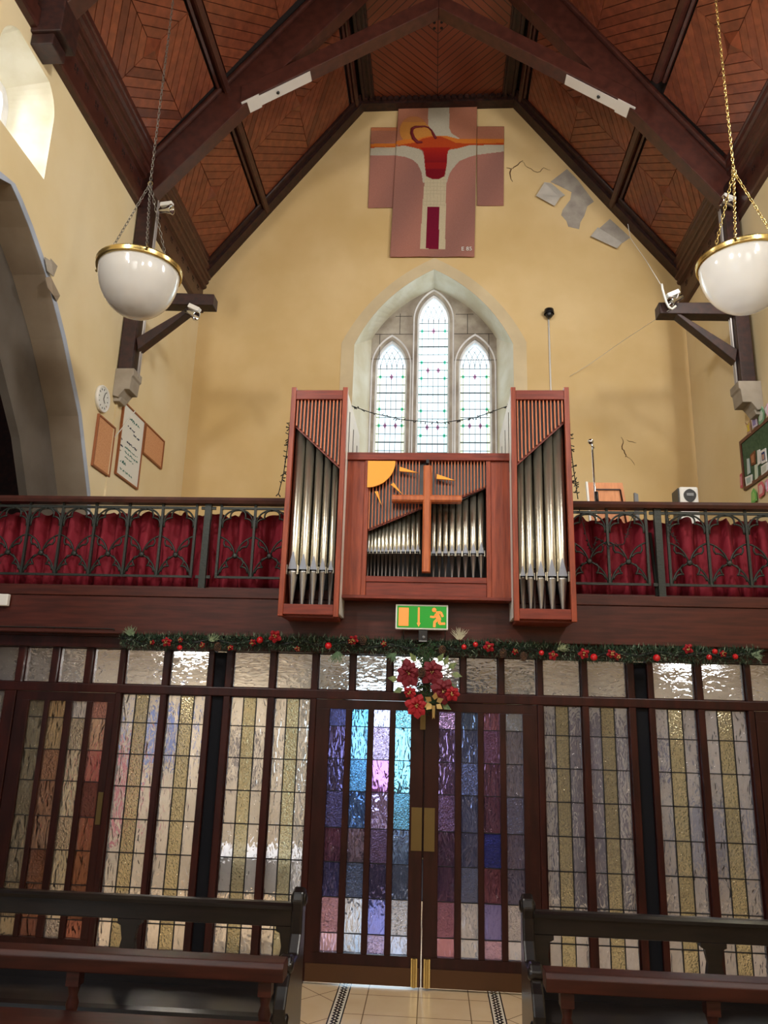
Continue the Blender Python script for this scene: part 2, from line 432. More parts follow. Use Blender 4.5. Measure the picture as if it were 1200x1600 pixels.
def thing(name, loc, label, cat, group=None):
    o = bpy.data.objects.new(name, None); COL.objects.link(o); o.location = loc; o.empty_display_size = .1
    ORG[o.name] = Vector(loc); tag(o, label, cat, group); return o
def tag(o, label, cat, group=None):
    o['label'] = label; o['category'] = cat
    if group: o['group'] = group
    return o
def copy_tree(o, parent=None):
    c = o.copy(); COL.objects.link(c)
    if parent: c.parent = parent
    ORG[c.name] = ORG.get(o.name, Vector((0, 0, 0)))
    for ch in list(o.children): copy_tree(ch, c)
    return c
def S(mb, name, mats, **k): return mb.build(name, mats, kind='structure', **k)
def garch(cx, a, zs, za, n=14, z0=None):
    """pointed arch outline (2-D): from the left foot over the apex to the right foot"""
    h = za-zs; R = (a*a+h*h)/(2*a); out = []
    if z0 is not None: out.append((cx-a, z0))
    t1 = math.asin(min(1, h/R))
    for i in range(n+1):
        t = t1*i/n; out.append((cx-(a-R)-R*math.cos(t), zs+R*math.sin(t)))
    for i in range(n-1, -1, -1):
        t = t1*i/n; out.append((cx+(a-R)+R*math.cos(t), zs+R*math.sin(t)))
    if z0 is not None: out.append((cx+a, z0))
    return out
# ================================================================ THE SETTING
XL, XR, XC, YE = -3.86, 3.83, -.03, 10.8
SY = 5.93            # plane of the glazed porch screen
# floor, tiled
S(MB().box(-7, 5, -9, 12.6, -.1, 0), 'floor', M['tiles'])

# ---- end wall with the pointed window opening
def sarch(cx, a, zs, za, bulge=.1, n=16, z0=None):
    """pointed arch whose shallow arcs meet the upright jambs at a corner"""
    out = [(cx-a, z0)] if z0 is not None else []
    h = za-zs
    cxp, czp = -a/2-h*bulge*2, zs+h/2+a*bulge*2
    for i in range(n+1):
        t = i/n; x = (1-t)**2*(-a)+2*t*(1-t)*cxp; z = (1-t)**2*zs+2*t*(1-t)*czp+t*t*za
        out.append((cx+x, z))
    out += [(2*cx-x, z) for x, z in out[(1 if z0 is not None else 0):][-2::-1]]
    if z0 is not None: out.append((cx+a, z0))
    return out
wa = sarch(-.06, 1.245, 7.45, 8.78, .09, 16, 5.3)
door_hole = [(-1.2, .02), (-1.2, 2.25), (.62, 2.25), (.62, .02)]
outline = [(XL-.4, 0), (XL-.4, 8.4), (-3.86, 8.6), (-1.33, 12.3), (1.27, 12.3), (3.83, 8.6), (XR+.4, 8.4), (XR+.4, 0)]
m = MB(); m.holed([outline, wa, door_hole], 1, YE, YE+.08, rev=dict(mi=1))
we = S(m, 'wall_end', [M['plaster'], M['reveal']])
# rest of the wall's thickness
m = MB(); m.holed([outline, garch(-.06, 1.6, 7.45, 9.2, 16, 5.2), door_hole], 1, YE+.08, YE+.7)
m.build('masonry', M['stone'], we)
# pale painted band round the opening
m = MB(); bo = sarch(-.06, 1.45, 7.48, 8.985, .09, 16, 5.3)
n = len(wa)
for i in range(n-1):
    a, b, c, d = wa[i], wa[i+1], bo[i+1], bo[i]
    m.hexa([(p[0], YE-.006, p[1]) for p in (a, b, c, d)], [(p[0], YE+.004, p[1]) for p in (a, b, c, d)])
m.build('painted_band', M['band'], we)
# splayed reveal, whitewashed
wb = sarch(-.055, 1.03, 7.83, 8.75, .09, 16, 5.45)
m = MB()
for i in range(n-1):
    a, b, c, d = (wa[i][0], YE, wa[i][1]), (wa[i+1][0], YE, wa[i+1][1]), (wb[i+1][0], 11.35, wb[i+1][1]), (wb[i][0], 11.35, wb[i][1])
    o_ = [Vector((0, .0, 0))]*4
    m.add([a, b, c, d], [(0, 1, 2, 3)])
m.add([(wa[0][0], YE, 5.3), (wa[-1][0], YE, 5.3), (wb[-1][0], 11.35, 5.45), (wb[0][0], 11.35, 5.45)], [(0, 1, 2, 3)])
rv = m.build('splayed_reveal', M['reveal'], we)
# cracks and flakes of the end wall (at their place in the plaster)
def crack(pts, y, r, parent, mat='crack'):
    m = MB(); P = [at(px, py, 1, y) for px, py in pts]; Q = []
    for i in range(len(P)-1):
        for k in range(3):
            q = P[i].lerp(P[i+1], k/3); Q.append(q+Vector((random.uniform(-.012, .012), 0, random.uniform(-.012, .012))))
    Q.append(P[-1]); rr = [r*(.3+.9*math.sin(PI*(i+.5)/len(Q))) for i in range(len(Q))]
    m.tube(Q, rr, 4); return m.build('crack', M[mat], parent)
crack([(971, 682), (975, 692), (972, 698), (976, 708), (978, 713), (984, 716)], YE, .007, we)
crack([(979, 687), (987, 690), (994, 692)], YE, .004, we)
crack([(984, 716), (988, 721), (992, 727)], YE, .003, we)
crack([(792, 262), (798, 264), (796, 272), (801, 284)], YE, .009, we)
crack([(798, 264), (806, 260), (817, 251)], YE, .008, we)
crack([(817, 252), (824, 262), (840, 270), (850, 262), (860, 266)], YE, .005, we)
def flake(pts, name='bare_patch', y=YE-.004, mat='flake', lift=0):
    P = [at(px, py, 1, y) for px, py in pts]
    m = MB(); m.hexa([(p.x, y-lift*(i % 3)/2, p.z) for i, p in enumerate(P)], [(p.x, y+.004-lift*(i % 3)/2, p.z) for i, p in enumerate(P)])
    return m.build(name, M[mat], we)
flake([(886, 264), (902, 280), (928, 315), (918, 322), (913, 337), (907, 347), (905, 358), (888, 354), (885, 345), (877, 336), (879, 328), (891, 312), (893, 300), (873, 290), (860, 284)])
flake([(922, 372), (936, 357), (953, 342), (985, 371), (972, 380), (960, 376), (945, 366), (936, 360)])
def flap(pts, y0, name):
    """curled flap of paint hanging off the wall: near edge lifted"""
    P = [at(px, py, 1, YE-.01) for px, py in pts]; k = len(P)
    m = MB(); a = []; b = []
    for i, p in enumerate(P):
        d = y0 if 1 <= i < k-1 else 0
        a.append((p.x, YE-.012-d, p.z)); b.append((p.x, YE-.006-d, p.z))
    m.hexa(a, b); return m.build(name, M['flap'], we)
flap([(861, 286), (850, 288), (837, 309), (866, 325), (874, 312), (883, 305)], .05, 'paint_flap')
flap([(934, 355), (922, 372), (963, 391), (972, 379)], .05, 'paint_flap')

# ---- inner stone wall of the window with three lancet openings
LAN = [(-.06, .238, 8.17, 8.62), (-.745, .232, 7.34, 7.78), (.625, .238, 7.34, 7.79)]
def lan(i, g=0, z0=5.5):
    cx, a, zs, za = LAN[i]; return garch(cx, a+g, zs, za+g*1.25, 12, z0)
back = garch(-.055, 1.3, 7.80, 9.1, 16, 5.4)
m = MB(); m.holed([back]+[lan(i, .03) for i in range(3)], 1, 11.35, 11.50)
w1 = S(m, 'window_1', M['stone'])
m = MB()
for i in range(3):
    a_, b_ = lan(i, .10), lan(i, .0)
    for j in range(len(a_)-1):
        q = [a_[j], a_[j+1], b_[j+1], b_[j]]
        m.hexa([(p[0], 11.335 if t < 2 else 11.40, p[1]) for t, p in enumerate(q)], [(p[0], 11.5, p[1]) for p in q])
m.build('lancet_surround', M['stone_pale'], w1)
# block joints in the stone
m = MB()
for (x0, x1, z) in ((-1.09, -.38, 7.92), (-1.09, -.38, 7.47), (.26, .98, 7.92), (.26, .98, 7.45), (.3, .6, 8.28), (-.7, -.42, 8.25)):
    m.box(x0, x1, 11.347, 11.352, z-.004, z+.004)
for (x, z0, z1) in ((-.62, 7.92, 8.3), (.5, 7.92, 8.28), (-.95, 7.47, 7.92), (.85, 7.45, 7.92)):
    m.box(x-.004, x+.004, 11.347, 11.352, z0, z1)
m.build('stone_joint', M['groove'], w1)
# leaded glass: one pane mesh and one lattice per lancet
for i in range(3):
    cx, a, zs, za = LAN[i]
    m = MB(); out = lan(i, .01); y = 11.46
    m.prism(out, 1, y, y+.004, col=(.90, .96, .97))
    # tinted border strips
    for s in (-1, 1):
        m.box(cx+s*a, cx+s*(a-.045), y-.003, y-.001, 5.5, zs, col=(.86, .95, .90) if i == 0 else (.97, .93, .74))
    g = m.build('lancet_glass', M['daylight_glass'], w1)
    L = MB(); rows = []
    z = zs
    k = 0
    while z > 5.55:
        big = (k % 6 == 3)
        L.box(cx-a, cx+a, y-.012, y-.004, z-(.010 if big else .005), z+(.010 if big else .005)); rows.append(z); z -= .143; k += 1
    for q in (-.8, -.36, 0, .36, .8): L.box(cx+q*a-.004, cx+q*a+.004, y-.011, y-.005, 5.5, zs)
    h = za-zs; R = (a*a+h*h)/(2*a)
    for s in (-1, 1):                                        # interlaced net of curved cames in the head
        for sh in (-.8, -.36, 0, .36, .8):
            pts = []
            x0 = cx+s*sh*a
            for t in range(9):
                tt = t/8*1.3; x = x0+s*(R-R*math.cos(tt))*1.0; zz = zs+R*math.sin(tt)
                lim = cx+s*((a-R)+math.sqrt(max(0, R*R-(zz-zs)**2)))
                if (s > 0 and x > lim) or (s < 0 and x < lim) or zz > za: break
                pts.append((x, y-.008, zz))
            if len(pts) > 1: L.tube(pts, .0045, 4)
    L.build('lancet_came', M['lead_end'], w1)
    D = MB()
    def dia(x, z): D.prism([(x, z-.055), (x+.03, z), (x, z+.055), (x-.03, z)], 1, y-.014, y-.002, col=(.62, .40, .50))
    def sq(x, z): D.prism([(x-.02, z-.025), (x+.02, z-.025), (x+.02, z+.025), (x-.02, z+.025)], 1, y-.014, y-.002, col=(.35, .75, .60))
    if i == 0:
        dia(cx, rows[1])
        for r_ in (6, 13): dia(cx-.086, rows[r_]); dia(cx+.086, rows[r_])
    else:
        dia(cx, rows[1]); dia(cx-.086, rows[7]); dia(cx+.086, rows[7])
    for r_ in (1, 5, 7, 11, 14):
        if r_ < len(rows): sq(cx-a*.8, rows[r_]); sq(cx+a*.8, rows[r_])
    D.build('coloured_quarry', M['daylight_glass'], w1)

# ---- side walls
ARCH = [(2.6, 0), (2.6, 2.6), (2.5, 3.2), (2.22, 4.09), (1.78, 4.86), (1.55, 5.13), (1.24, 5.49), (.95, 5.77), (.76, 5.94), (.37, 6.2), (.15, 6.32), (0, 6.38)]
def arch_loop(cy, inset=0, zb=.02):
    pts = []
    for d, z in ARCH: pts.append((cy+max(0, d-inset), max(zb, z-(inset*.9 if z > 3 else 0))))
    pts += [(2*cy-y, z) for y, z in pts[-2::-1]]
    return pts
def win_loop(cy, g=0): return garch(cy, .485+g, 7.5, 7.83+g, 8, 6.815-g)
def side_wall(name, x, s, arches):
    out = [(-9, 0), (-9, 8.35), (11.5, 8.35), (11.5, 0)]
    m = MB(); holes = [win_loop(c) for c in (5.6, .2, -5.2)]
    m.holed([out]+[arch_loop(c) for c in arches]+holes, 0, x, x+s*.34, rev=dict(mi=1))
    o = S(m, name, [M['plaster_side'], M['arch_shade']])
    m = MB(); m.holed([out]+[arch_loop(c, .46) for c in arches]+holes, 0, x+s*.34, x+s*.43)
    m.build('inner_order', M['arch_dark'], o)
    for c in arches:
        A, B = arch_loop(c, 0), arch_loop(c, -.055); m = MB()
        B = [(c+(d+.055)*sg, z+(.05 if z > 3 else 0)) for sg, L_ in ((1, ARCH), (-1, ARCH[-2::-1])) for d, z in L_]
        for i in range(len(A)-1):
            q = [A[i], A[i+1], B[i+1], B[i]]
            m.hexa([(x-s*.006, p[0], p[1]) for p in q], [(x+s*.002, p[0], p[1]) for p in q])
        m.build('painted_arch_edge', M['chamfer'], o)
    # white reveals and pale stone frames of the clerestory windows
    for k, c in enumerate((5.6, .2, -5.2)):
        A, B = win_loop(c, .0), win_loop(c, -.10); m = MB(); nn = len(A)
        for i in range(nn):
            j = (i+1) % nn
            m.add([(x, *A[i]), (x, *A[j]), (x+s*.42, *B[j]), (x+s*.42, *B[i])], [(0, 1, 2, 3)])
        m.build('window_reveal', M['reveal'], o)
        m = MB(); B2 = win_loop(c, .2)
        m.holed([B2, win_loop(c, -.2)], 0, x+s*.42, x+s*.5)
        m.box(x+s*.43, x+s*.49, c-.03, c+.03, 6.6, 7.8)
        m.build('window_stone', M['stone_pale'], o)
    return o
wl = side_wall('wall_left', XL, -1, [5.6, -.9])
wr = side_wall('wall_right', XR, 1, [])
S(MB().box(XL-.8, XR+.8, -9.2, -9, 0, 12.5), 'wall_back', M['plaster_side'])
# side aisle seen through the arch; near-black walls stand in for its dimness
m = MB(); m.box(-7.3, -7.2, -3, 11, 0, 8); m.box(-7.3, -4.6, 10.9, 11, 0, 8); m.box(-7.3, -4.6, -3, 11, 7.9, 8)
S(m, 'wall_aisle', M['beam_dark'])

# paint flap beside the arch
m = MB()
P = [at(x_, y_, 0, XL) for x_, y_ in ((66, 402), (71, 408), (75, 404), (81, 416), (78, 428), (75, 432), (70, 424))]
m.hexa([(XL+.03+.03*(i % 2), p.y, p.z) for i, p in enumerate(P)], [(XL+.022+.03*(i % 2), p.y, p.z) for i, p in enumerate(P)])
m.build('paint_flap', M['corbel'], wl)
m = MB(); P = [at(x_, y_, 0, XL) for x_, y_ in ((68, 434), (73, 432), (82, 448), (88, 462), (86, 471), (78, 462), (72, 450))]
m.hexa([(XL+.02+.02*(i % 2), p.y, p.z) for i, p in enumerate(P)], [(XL+.012+.02*(i % 2), p.y, p.z) for i, p in enumerate(P)])
m.build('paint_flap', M['arch_shade'], wl)

# ---- ceiling
SL = 1.336
def czs(u): return 8.62+SL*(3.84-u)          # panel plane above distance u from the centre line
nrm = Vector((-SL, 0, -1)).normalized()      # pointing into the room on the right-hand slope (before mirroring)
def sp(side, u, y, d=0):
    """point of the sloping ceiling at distance u from the centre line, d metres into the room"""
    return Vector((XC+side*(u-d*SL/math.hypot(SL, 1)), y, czs(u)-d/math.hypot(SL, 1)))
UF = 1.30                                     # where the flat collar part begins
ZF = czs(UF)
m = MB()
for side in (-1, 1):
    a = [sp(side, 3.95, -9, -.02), sp(side, 3.95, 11.4, -.02), sp(side, UF-.05, 11.4, -.02), sp(side, UF-.05, -9, -.02)]
    b = [p+Vector((0, 0, .15)) for p in a]
    m.hexa(a, b)
ceil = S(m, 'ceiling', M['groove'])
m = MB(); m.box(XC-UF, XC+UF, -9, 11.4, ZF-.02, ZF+.12)
m.build('collar_boarding', M['chevron'], ceil)
def planks(side, u0, u1, y0, y1, w=.112, gap=.005):
    """concentric rings of boards on the slope between u0 (low) and u1 (high)"""
    k = math.hypot(SL, 1); Ls = (u0-u1)*k; Ly = y1-y0
    m = MB(); nr = int(min(Ls, Ly)/2/w)
    def P(a, b, d): return sp(side, u0-b/k, y0+a, d)
    A, B = Ly/2, Ls/2
    def one(q, mi):
        if sum(q[j][0]*q[(j+1) % len(q)][1]-q[(j+1) % len(q)][0]*q[j][1] for j in range(len(q))) < 0: q = q[::-1]
        def inset(g):
            """convex outline moved inwards by g"""
            ls = []
            for j in range(len(q)):
                (xa_, ya_), (xb_, yb_) = q[j], q[(j+1) % len(q)]
                l_ = math.hypot(xb_-xa_, yb_-ya_)
                if l_ < 1e-4: continue
                nx_, ny_ = -(yb_-ya_)/l_, (xb_-xa_)/l_; ls.append((nx_, ny_, nx_*xa_+ny_*ya_+g))
            out = []
            for j in range(len(ls)):
                a1, b1, c1 = ls[j-1]; a2, b2, c2 = ls[j]; dt = a1*b2-a2*b1
                if abs(dt) < 1e-6: return None
                out.append(((c1*b2-c2*b1)/dt, (a1*c2-a2*c1)/dt))
            return out
        lo_, hi_ = inset(gap*.5), inset(gap)
        if lo_ is None or hi_ is None: return
        t = random.uniform(.8, 1.08); cc = (t, t*random.uniform(.95, 1.02), t*random.uniform(.92, 1.02))
        if random.random() < .025: cc = (t*.62, t*.6, t*.64)
        m.hexa([P(A+x, B+y, 0) for x, y in lo_], [P(A+x, B+y, .012) for x, y in hi_], col=cc, mi=mi)
    def clip(q, ax, lim):
        out = []
        for i in range(len(q)):
            c, n_ = q[i], q[(i+1) % len(q)]
            ci, ni = c[ax] <= lim, n_[ax] <= lim
            if ci: out.append(c)
            if ci != ni:
                t = (lim-c[ax])/(n_[ax]-c[ax]); out.append((c[0]+(n_[0]-c[0])*t, c[1]+(n_[1]-c[1])*t))
        return out
    d = w*math.sqrt(2)
    base = [P(A+x*d, B+y*d, .012) for x, y in ((-1, 0), (0, -1), (1, 0), (0, 1))]
    m.add(base+[P(A, B, .06)], [(0, 1, 4), (1, 2, 4), (2, 3, 4), (3, 0, 4)], col=(.9, .86, .8))
    r = 1
    while r*d < A+B-.02:
        i, o = r*d, (r+1)*d
        for k_, (sa, sb) in enumerate(((1, 1), (-1, 1), (-1, -1), (1, -1))):
            q = clip(clip([(i, 0), (o, 0), (0, o), (0, i)], 0, A), 1, B)
            if len(q) < 3: continue
            ar = abs(sum(q[j][0]*q[(j+1) % len(q)][1]-q[(j+1) % len(q)][0]*q[j][1] for j in range(len(q))))/2
            if ar < .003: continue
            one([(x*sa, y*sb) for x, y in q], k_ % 2)
        r += 1
    return m.build('ceiling_panel', [M['pine_y'], M['pine_s']], ceil)
UP = 2.885                                     # purlin line
BAYS = [(8.62, 10.56), (5.86, 8.08), (3.0, 5.4)]
for side in (-1, 1):
    for (y0, y1) in ([(8.50, 10.52), (5.86, 8.04), (3.0, 5.4)] if side < 0 else [(8.82, 10.52), (5.86, 8.36), (3.0, 5.4)]):
        planks(side, 3.72, UP+.075, y0, y1)
        planks(side, UP-.075, UF+.20, y0, y1)
# timbers with roll mouldings: purlins, collar beams, wall rafters
def moulded(side, u, y0, y1, wd, dp, name='purlin', mat='beam'):
    m = MB(); k = math.hypot(SL, 1)
    def Q(du, d): return (u+du/k, d)
    prof = [(-wd/2-.05, 0), (-wd/2-.05, .03), (-wd/2-.02, .045), (-wd/2, .03), (-wd/2, dp*.8), (-wd/2+.015, dp), (wd/2-.015, dp), (wd/2, dp*.8), (wd/2, .03), (wd/2+.02, .045), (wd/2+.05, .03), (wd/2+.05, 0)]
    a = [sp(side, u+p/k, y0, d) for p, d in prof]; b = [sp(side, u+p/k, y1, d) for p, d in prof]
    m.hexa(a, b); return m.build(name, M[mat], ceil)
for side in (-1, 1):
    for y0, y1 in ((8.5, 10.7), (5.7, 8.2), (2.9, 5.55)):
        moulded(side, UP, y0, y1, .10, .12)
        for wdt, dd in ((0, .03),):
            moulded(side, UF+.12, y0, y1, .08, .08, 'collar_moulding')
    m = MB()
    for y0, y1, dp in ((10.60, 10.8, .10), (10.52, 10.60, .05)):
        a = [sp(side, 3.95, y0, 0), sp(side, UF, y0, 0), sp(side, UF, y0, dp), sp(side, 3.95, y0, dp)]
        b = [p+Vector((0, y1-y0, 0)) for p in a]; m.hexa(a, b)
    a = [sp(side, 3.9, 10.52, .03), sp(side, UF, 10.52, .03)]
    m.tube([a[0]+Vector((0, -.01, 0)), a[1]+Vector((0, -.01, 0))], .025, 8)
    m.build('wall_rafter', M['beam_dark'], ceil)
    # collar edge beams on the flat
    m = MB(); x = XC+side*UF
    m.box(x-side*.0, x-side*.22, 2.9, 10.8, ZF-.06, ZF+.02); m.box(x-side*.02, x-side*.06, 2.9, 10.8, ZF-.11, ZF-.04); m.box(x-side*.15, x-side*.19, 2.9, 10.8, ZF-.09, ZF-.04)
    m.build('collar_beam', M['beam_dark'], ceil)
    # cornice along the wall head
    wallx = XL if side < 0 else XR
    pr = [(0, 8.02), (.065, 8.02), (.075, 8.05), (.075, 8.22), (.045, 8.24), (.03, 8.26), (.03, 8.44), (.05, 8.45), (.075, 8.46), (.085, 8.49), (.075, 8.52), (.08, 8.53), (.105, 8.545), (.115, 8.575), (.105, 8.60),
          (.11, 8.61), (.135, 8.62), (.145, 8.65), (.135, 8.68), (.14, 8.69), (.165, 8.71), (.175, 8.745), (.165, 8.78), (.18, 8.80), (.19, 8.9), (.19, 9.0), (0, 9.0)]
    m = MB(); m.prism([(wallx-side*a, z) for a, z in pr], 1, -9, 10.79)
    m.build('cornice', M['beam'], ceil)
    m = MB()
    y = 3.0
    while y < 10.7:
        for dy in (0, .05):
            for zz in (8.29, 8.35): m.box(wallx-side*.028, wallx-side*.034, y+dy-.012, y+dy+.012, zz-.018, zz+.018)
        y += .25
    m.build('pierced_ornament', M['groove'], ceil)
m = MB(); m.box(XC-UF, XC+UF, 10.62, 10.8, ZF-.14, ZF)
for i in range(24): x = XC-UF+.06+i*(2*UF-.12)/23.; m.box(x-.035, x+.035, 10.57, 10.62, ZF-.10, ZF-.04)
m.build('dentil_cornice', M['beam_dark'], ceil)
m = MB()
for dx in (-.055, .055):
    for dy in (-.05, .05): m.lathe([(.001, ZF-.026), (.022, ZF-.026), (.022, ZF)], (XC-.01+dx, 9.25+dy, 0), 10)
m.build('vent_hole', M['groove'], ceil)

# ---- roof trusses
SK = .05
def truss(yb, full, label):
    def fy(u, side): return yb+(side*u+3.7)*SK if full else yb
    t = thing('roof_truss', (XC, yb, 8.0), label, 'roof truss')
    def member(name, poly, th=.2, mat='beam', y_off=0, both=True, bev=.008):
        for side in (-1, 1):
            m = MB(); a = []; b = []
            for u, z in poly:
                y = fy(u, side)+y_off; a.append((XC+side*u, y, z)); b.append((XC+side*u, y+th, z))
            m.hexa(a, b); m.build(name, M[mat], t, bevel=bev)
    def rl(u): return 10.40+1.366*(2.07-u)
    member('principal_rafter', [(3.80, rl(3.80)+.02), (3.55, rl(3.55)), (.02, rl(.02)-.35), (.02, 13), (.6, 13), (3.80, czs(3.8)+.02)], mat='beam')
    # moulded edge of the rafter against the panels
    for yo, th in ((-.07, .07), (.2, .07)):
        member('rafter_moulding', [(3.80, czs(3.80)-.10), (3.80, czs(3.80)+.01), (1.3, czs(1.3)+.01), (1.3, czs(1.3)-.10)], th=th, mat='beam', y_off=yo, bev=.02)
    member('scissor_brace', [(2.62, 9.63), (0, 11.26), (0, 11.50), (2.62, 9.90)], mat='beam', y_off=-.02, th=.2)
    if full:
        member('wall_post', [(3.815, 5.76), (3.645, 5.76), (3.645, 8.45), (3.815, 8.7)], mat='beam_dark')
        member('hammer_beam', [(3.66, 6.66), (2.735, 6.655), (2.735, 6.805), (3.66, 6.82)], mat='beam_dark', th=.18, y_off=.01)
        member('strut', [(3.61, 6.04), (3.645, 6.20), (3.0, 6.66), (2.9, 6.70)], mat='beam_dark', th=.14, y_off=.03)
        for side in (-1, 1):
            m = MB(); th = math.atan(.622)
            def Q(u, off, y): return (XC+side*u, fy(u, side)+y, 9.63+(2.62-u)*.622-.006+off)
            for (ua, ub, ya, yc) in ((2.60, 2.38, -.03, .19), (2.38, 1.72, .0, .16)):
                m.hexa([Q(ua, 0, ya), Q(ub, 0, ya), Q(ub, 0, yc), Q(ua, 0, yc)], [Q(ua, -.012, ya), Q(ub, -.012, ya), Q(ub, -.012, yc), Q(ua, -.012, yc)])  # pale plate added in place of light reflected on the brace soffit
            sp_ = m.build('soffit_light_strip', M['steel'], t); sp_['label'] = 'pale strip standing in for reflected light under the brace'
            m = MB(); q = Q(2.15, -.02, .08); m.lathe([(.001, -.01), (.022, -.01), (.022, .012)], q, 8); m.build('bolt', M['black'], t)
    else:
        for side in (-1, 1):
            x = XL if side < 0 else XR
            m = MB(); m.box(x, x-side*.30, yb-.06, yb+.24, 7.98, 8.35); m.box(x, x-side*.22, yb-.03, yb+.21, 7.86, 7.98)
            m.build('wall_block', M['beam_dark'], t, bevel=.01)
    return t
truss(8.13, True, 'large scissor truss with wall posts and hammer beams nearest the end wall')
truss(5.55, False, 'roof truss nearer the photographer, only its block above the left clerestory window showing')
# ridge parts above the collar
# grey stone corbels under the posts
def corbel(side, y, label):
    wx = XL+.0 if side < 0 else XR
    x0 = wx; sgn = -side; w_ = .20 if side < 0 else .235
    pr = [(0, 5.42), (.07, 5.40), (.11, 5.46), (.14, 5.50), (w_, 5.50), (w_+.01, 5.66), (w_+.03, 5.68), (w_+.03, 5.77), (0, 5.77)]
    m = MB(); m.prism([(x0+sgn*a, z) for a, z in pr], 1, y-.02, y+.24)
    m.prism([(x0+sgn*a, z) for a, z in [(0, 5.36), (.08, 5.36), (.10, 5.42), (0, 5.42)]], 1, y+.02, y+.2)
    o = m.build('corbel', M['corbel'], None, bevel=.006); tag(o, label, 'corbel'); return o
corbel(-1, 8.13, 'grey stone corbel under the left wall post above the whiteboard')
corbel(1, 8.50, 'grey stone corbel under the right wall post above the green noticeboard')
# ================================================================ PORCH SCREEN UNDER THE GALLERY
SX = -.055
FB = .0              # bottom of the frame
m = MB()
ysc0, ysc1 = SY-.0, SY+.10
def fx(a, b, z0, z1, y0=ysc0, y1=ysc1): m.box(SX+a, SX+b, y0, y1, z0, z1)
FZ = 2.42
# head rail, transom, plinth
fx(XL-SX, XR-SX, 2.30, 2.46, SY-.04, SY+.12)
fx(XL-SX, XR-SX, 1.955, 2.022, ysc0-.006, ysc1+.006)
fx(XL-SX, XR-SX, 2.385, 2.42, SY-.07, SY-.04)
TR = [(.02, .26), (.304, .55), (.594, .842)]                     # transom lights over the double doors
SIDE = [(.888, 1.176), (1.224, 1.520)]
SIDE2 = [(1.715, 2.026), (2.075, 2.39)]
TR2 = [(2.432, 2.655), (2.71, 2.935), (2.99, 3.215), (3.27, 3.5)]
def upr(a, b, z0, z1, sg, y0=ysc0, y1=ysc1): m.box(SX+sg*a, SX+sg*b, y0, y1, z0, z1)
for sg in (-1, 1):
    upr(0, .02, 2.02, 2.31, sg); upr(.26, .304, 2.02, 2.31, sg); upr(.55, .594, 2.02, 2.31, sg)
    upr(.842, .888, 0, 2.31, sg); upr(1.176, 1.224, .0, 2.31, sg); upr(1.520, 1.572, 0, 2.31, sg)
    upr(1.668, 1.715, 0, 2.31, sg); upr(2.026, 2.075, 0, 2.31, sg); upr(2.39, 2.432, 0, 2.31, sg)
    upr(2.655, 2.71, 2.02, 2.31, sg); upr(2.935, 2.99, 2.02, 2.31, sg); upr(3.215, 3.27, 2.02, 2.31, sg); upr(3.5, 3.56, 0, 2.31, sg)
    upr(3.24, 3.335, 0, 1.96, sg)
    for a, b in ((.888, 1.176), (1.224, 1.52), (1.715, 2.026), (2.075, 2.39), (3.335, 3.5)): upr(a, b, 0, .15, sg)
    upr(3.56, 3.8, 0, 2.31, sg)
scr = S(m, 'wall_porch_screen', M['frame'], bevel=.006)
# painted steel posts in the recesses, standing a little behind the timber
for sg, wh in ((-1, 'left'), (1, 'right')):
    q = MB(); q.box(SX+sg*1.574, SX+sg*1.666, SY+.03, SY+.13, 0, 2.29)
    o = q.build('steel_post', M['post']); tag(o, 'dark blue-black painted post in the glazed screen, %s of the double doors' % wh, 'post')
wn = [1]
CLR = (.80, .80, .78); AMB = (.62, .56, .36); GRY = (.60, .60, .60); LIL = (.78, .76, .84)
def light(x0, x1, z0, z1, cols, rows, tint, y=SY+.05, flat=False, name=None, parent=None, lead=.0035):
    """leaded panel: glass of one object with a colour per quarry, cames as a part"""
    if x0 > x1: x0, x1 = x1, x0
    if parent is None:
        wn[0] += 1
        fm = MB()
        for a, b, c, d in ((x0, x0+.008, z0, z1), (x1-.008, x1, z0, z1), (x0, x1, z0, z0+.008), (x0, x1, z1-.008, z1)): fm.box(a, b, y-.014, y+.014, c, d)
        parent = S(fm, 'window_%d' % wn[0], M['frame'])
    cs = [x0]+sorted(c for c in cols if x0 < c < x1)+[x1]; rs = [z0]+[r for r in rows if z0 < r < z1]+[z1]
    g = {0: MB(), 1: MB()}
    for i in range(len(cs)-1):
        for j in range(len(rs)-1):
            c, kind = tint(i, len(rs)-2-j)
            g[kind].box(cs[i], cs[i+1], y-.002, y+.002, rs[j], rs[j+1], col=c)
    for kind, gm in g.items():
        if gm.v: gm.build('glass', M['glass_peb'] if kind else (M['glass_wave_h'] if flat else M['glass_wave']), parent)
    if len(cs) > 2 or len(rs) > 2:
        l = MB()
        for c in cs[1:-1]: l.box(c-lead, c+lead, y-.006, y+.006, z0, z1)
        for r in rs[1:-1]: l.box(x0, x1, y-.006, y+.006, r-lead, r+lead)
        l.build('lead_came', M['lead'], parent)
    return parent
ROWS = [.325+.235*i for i in range(7)]
rnd = random.Random(3)
def plain(i, j):
    t = .84+.1*rnd.random(); return ((t, t, t*1.0), 0)
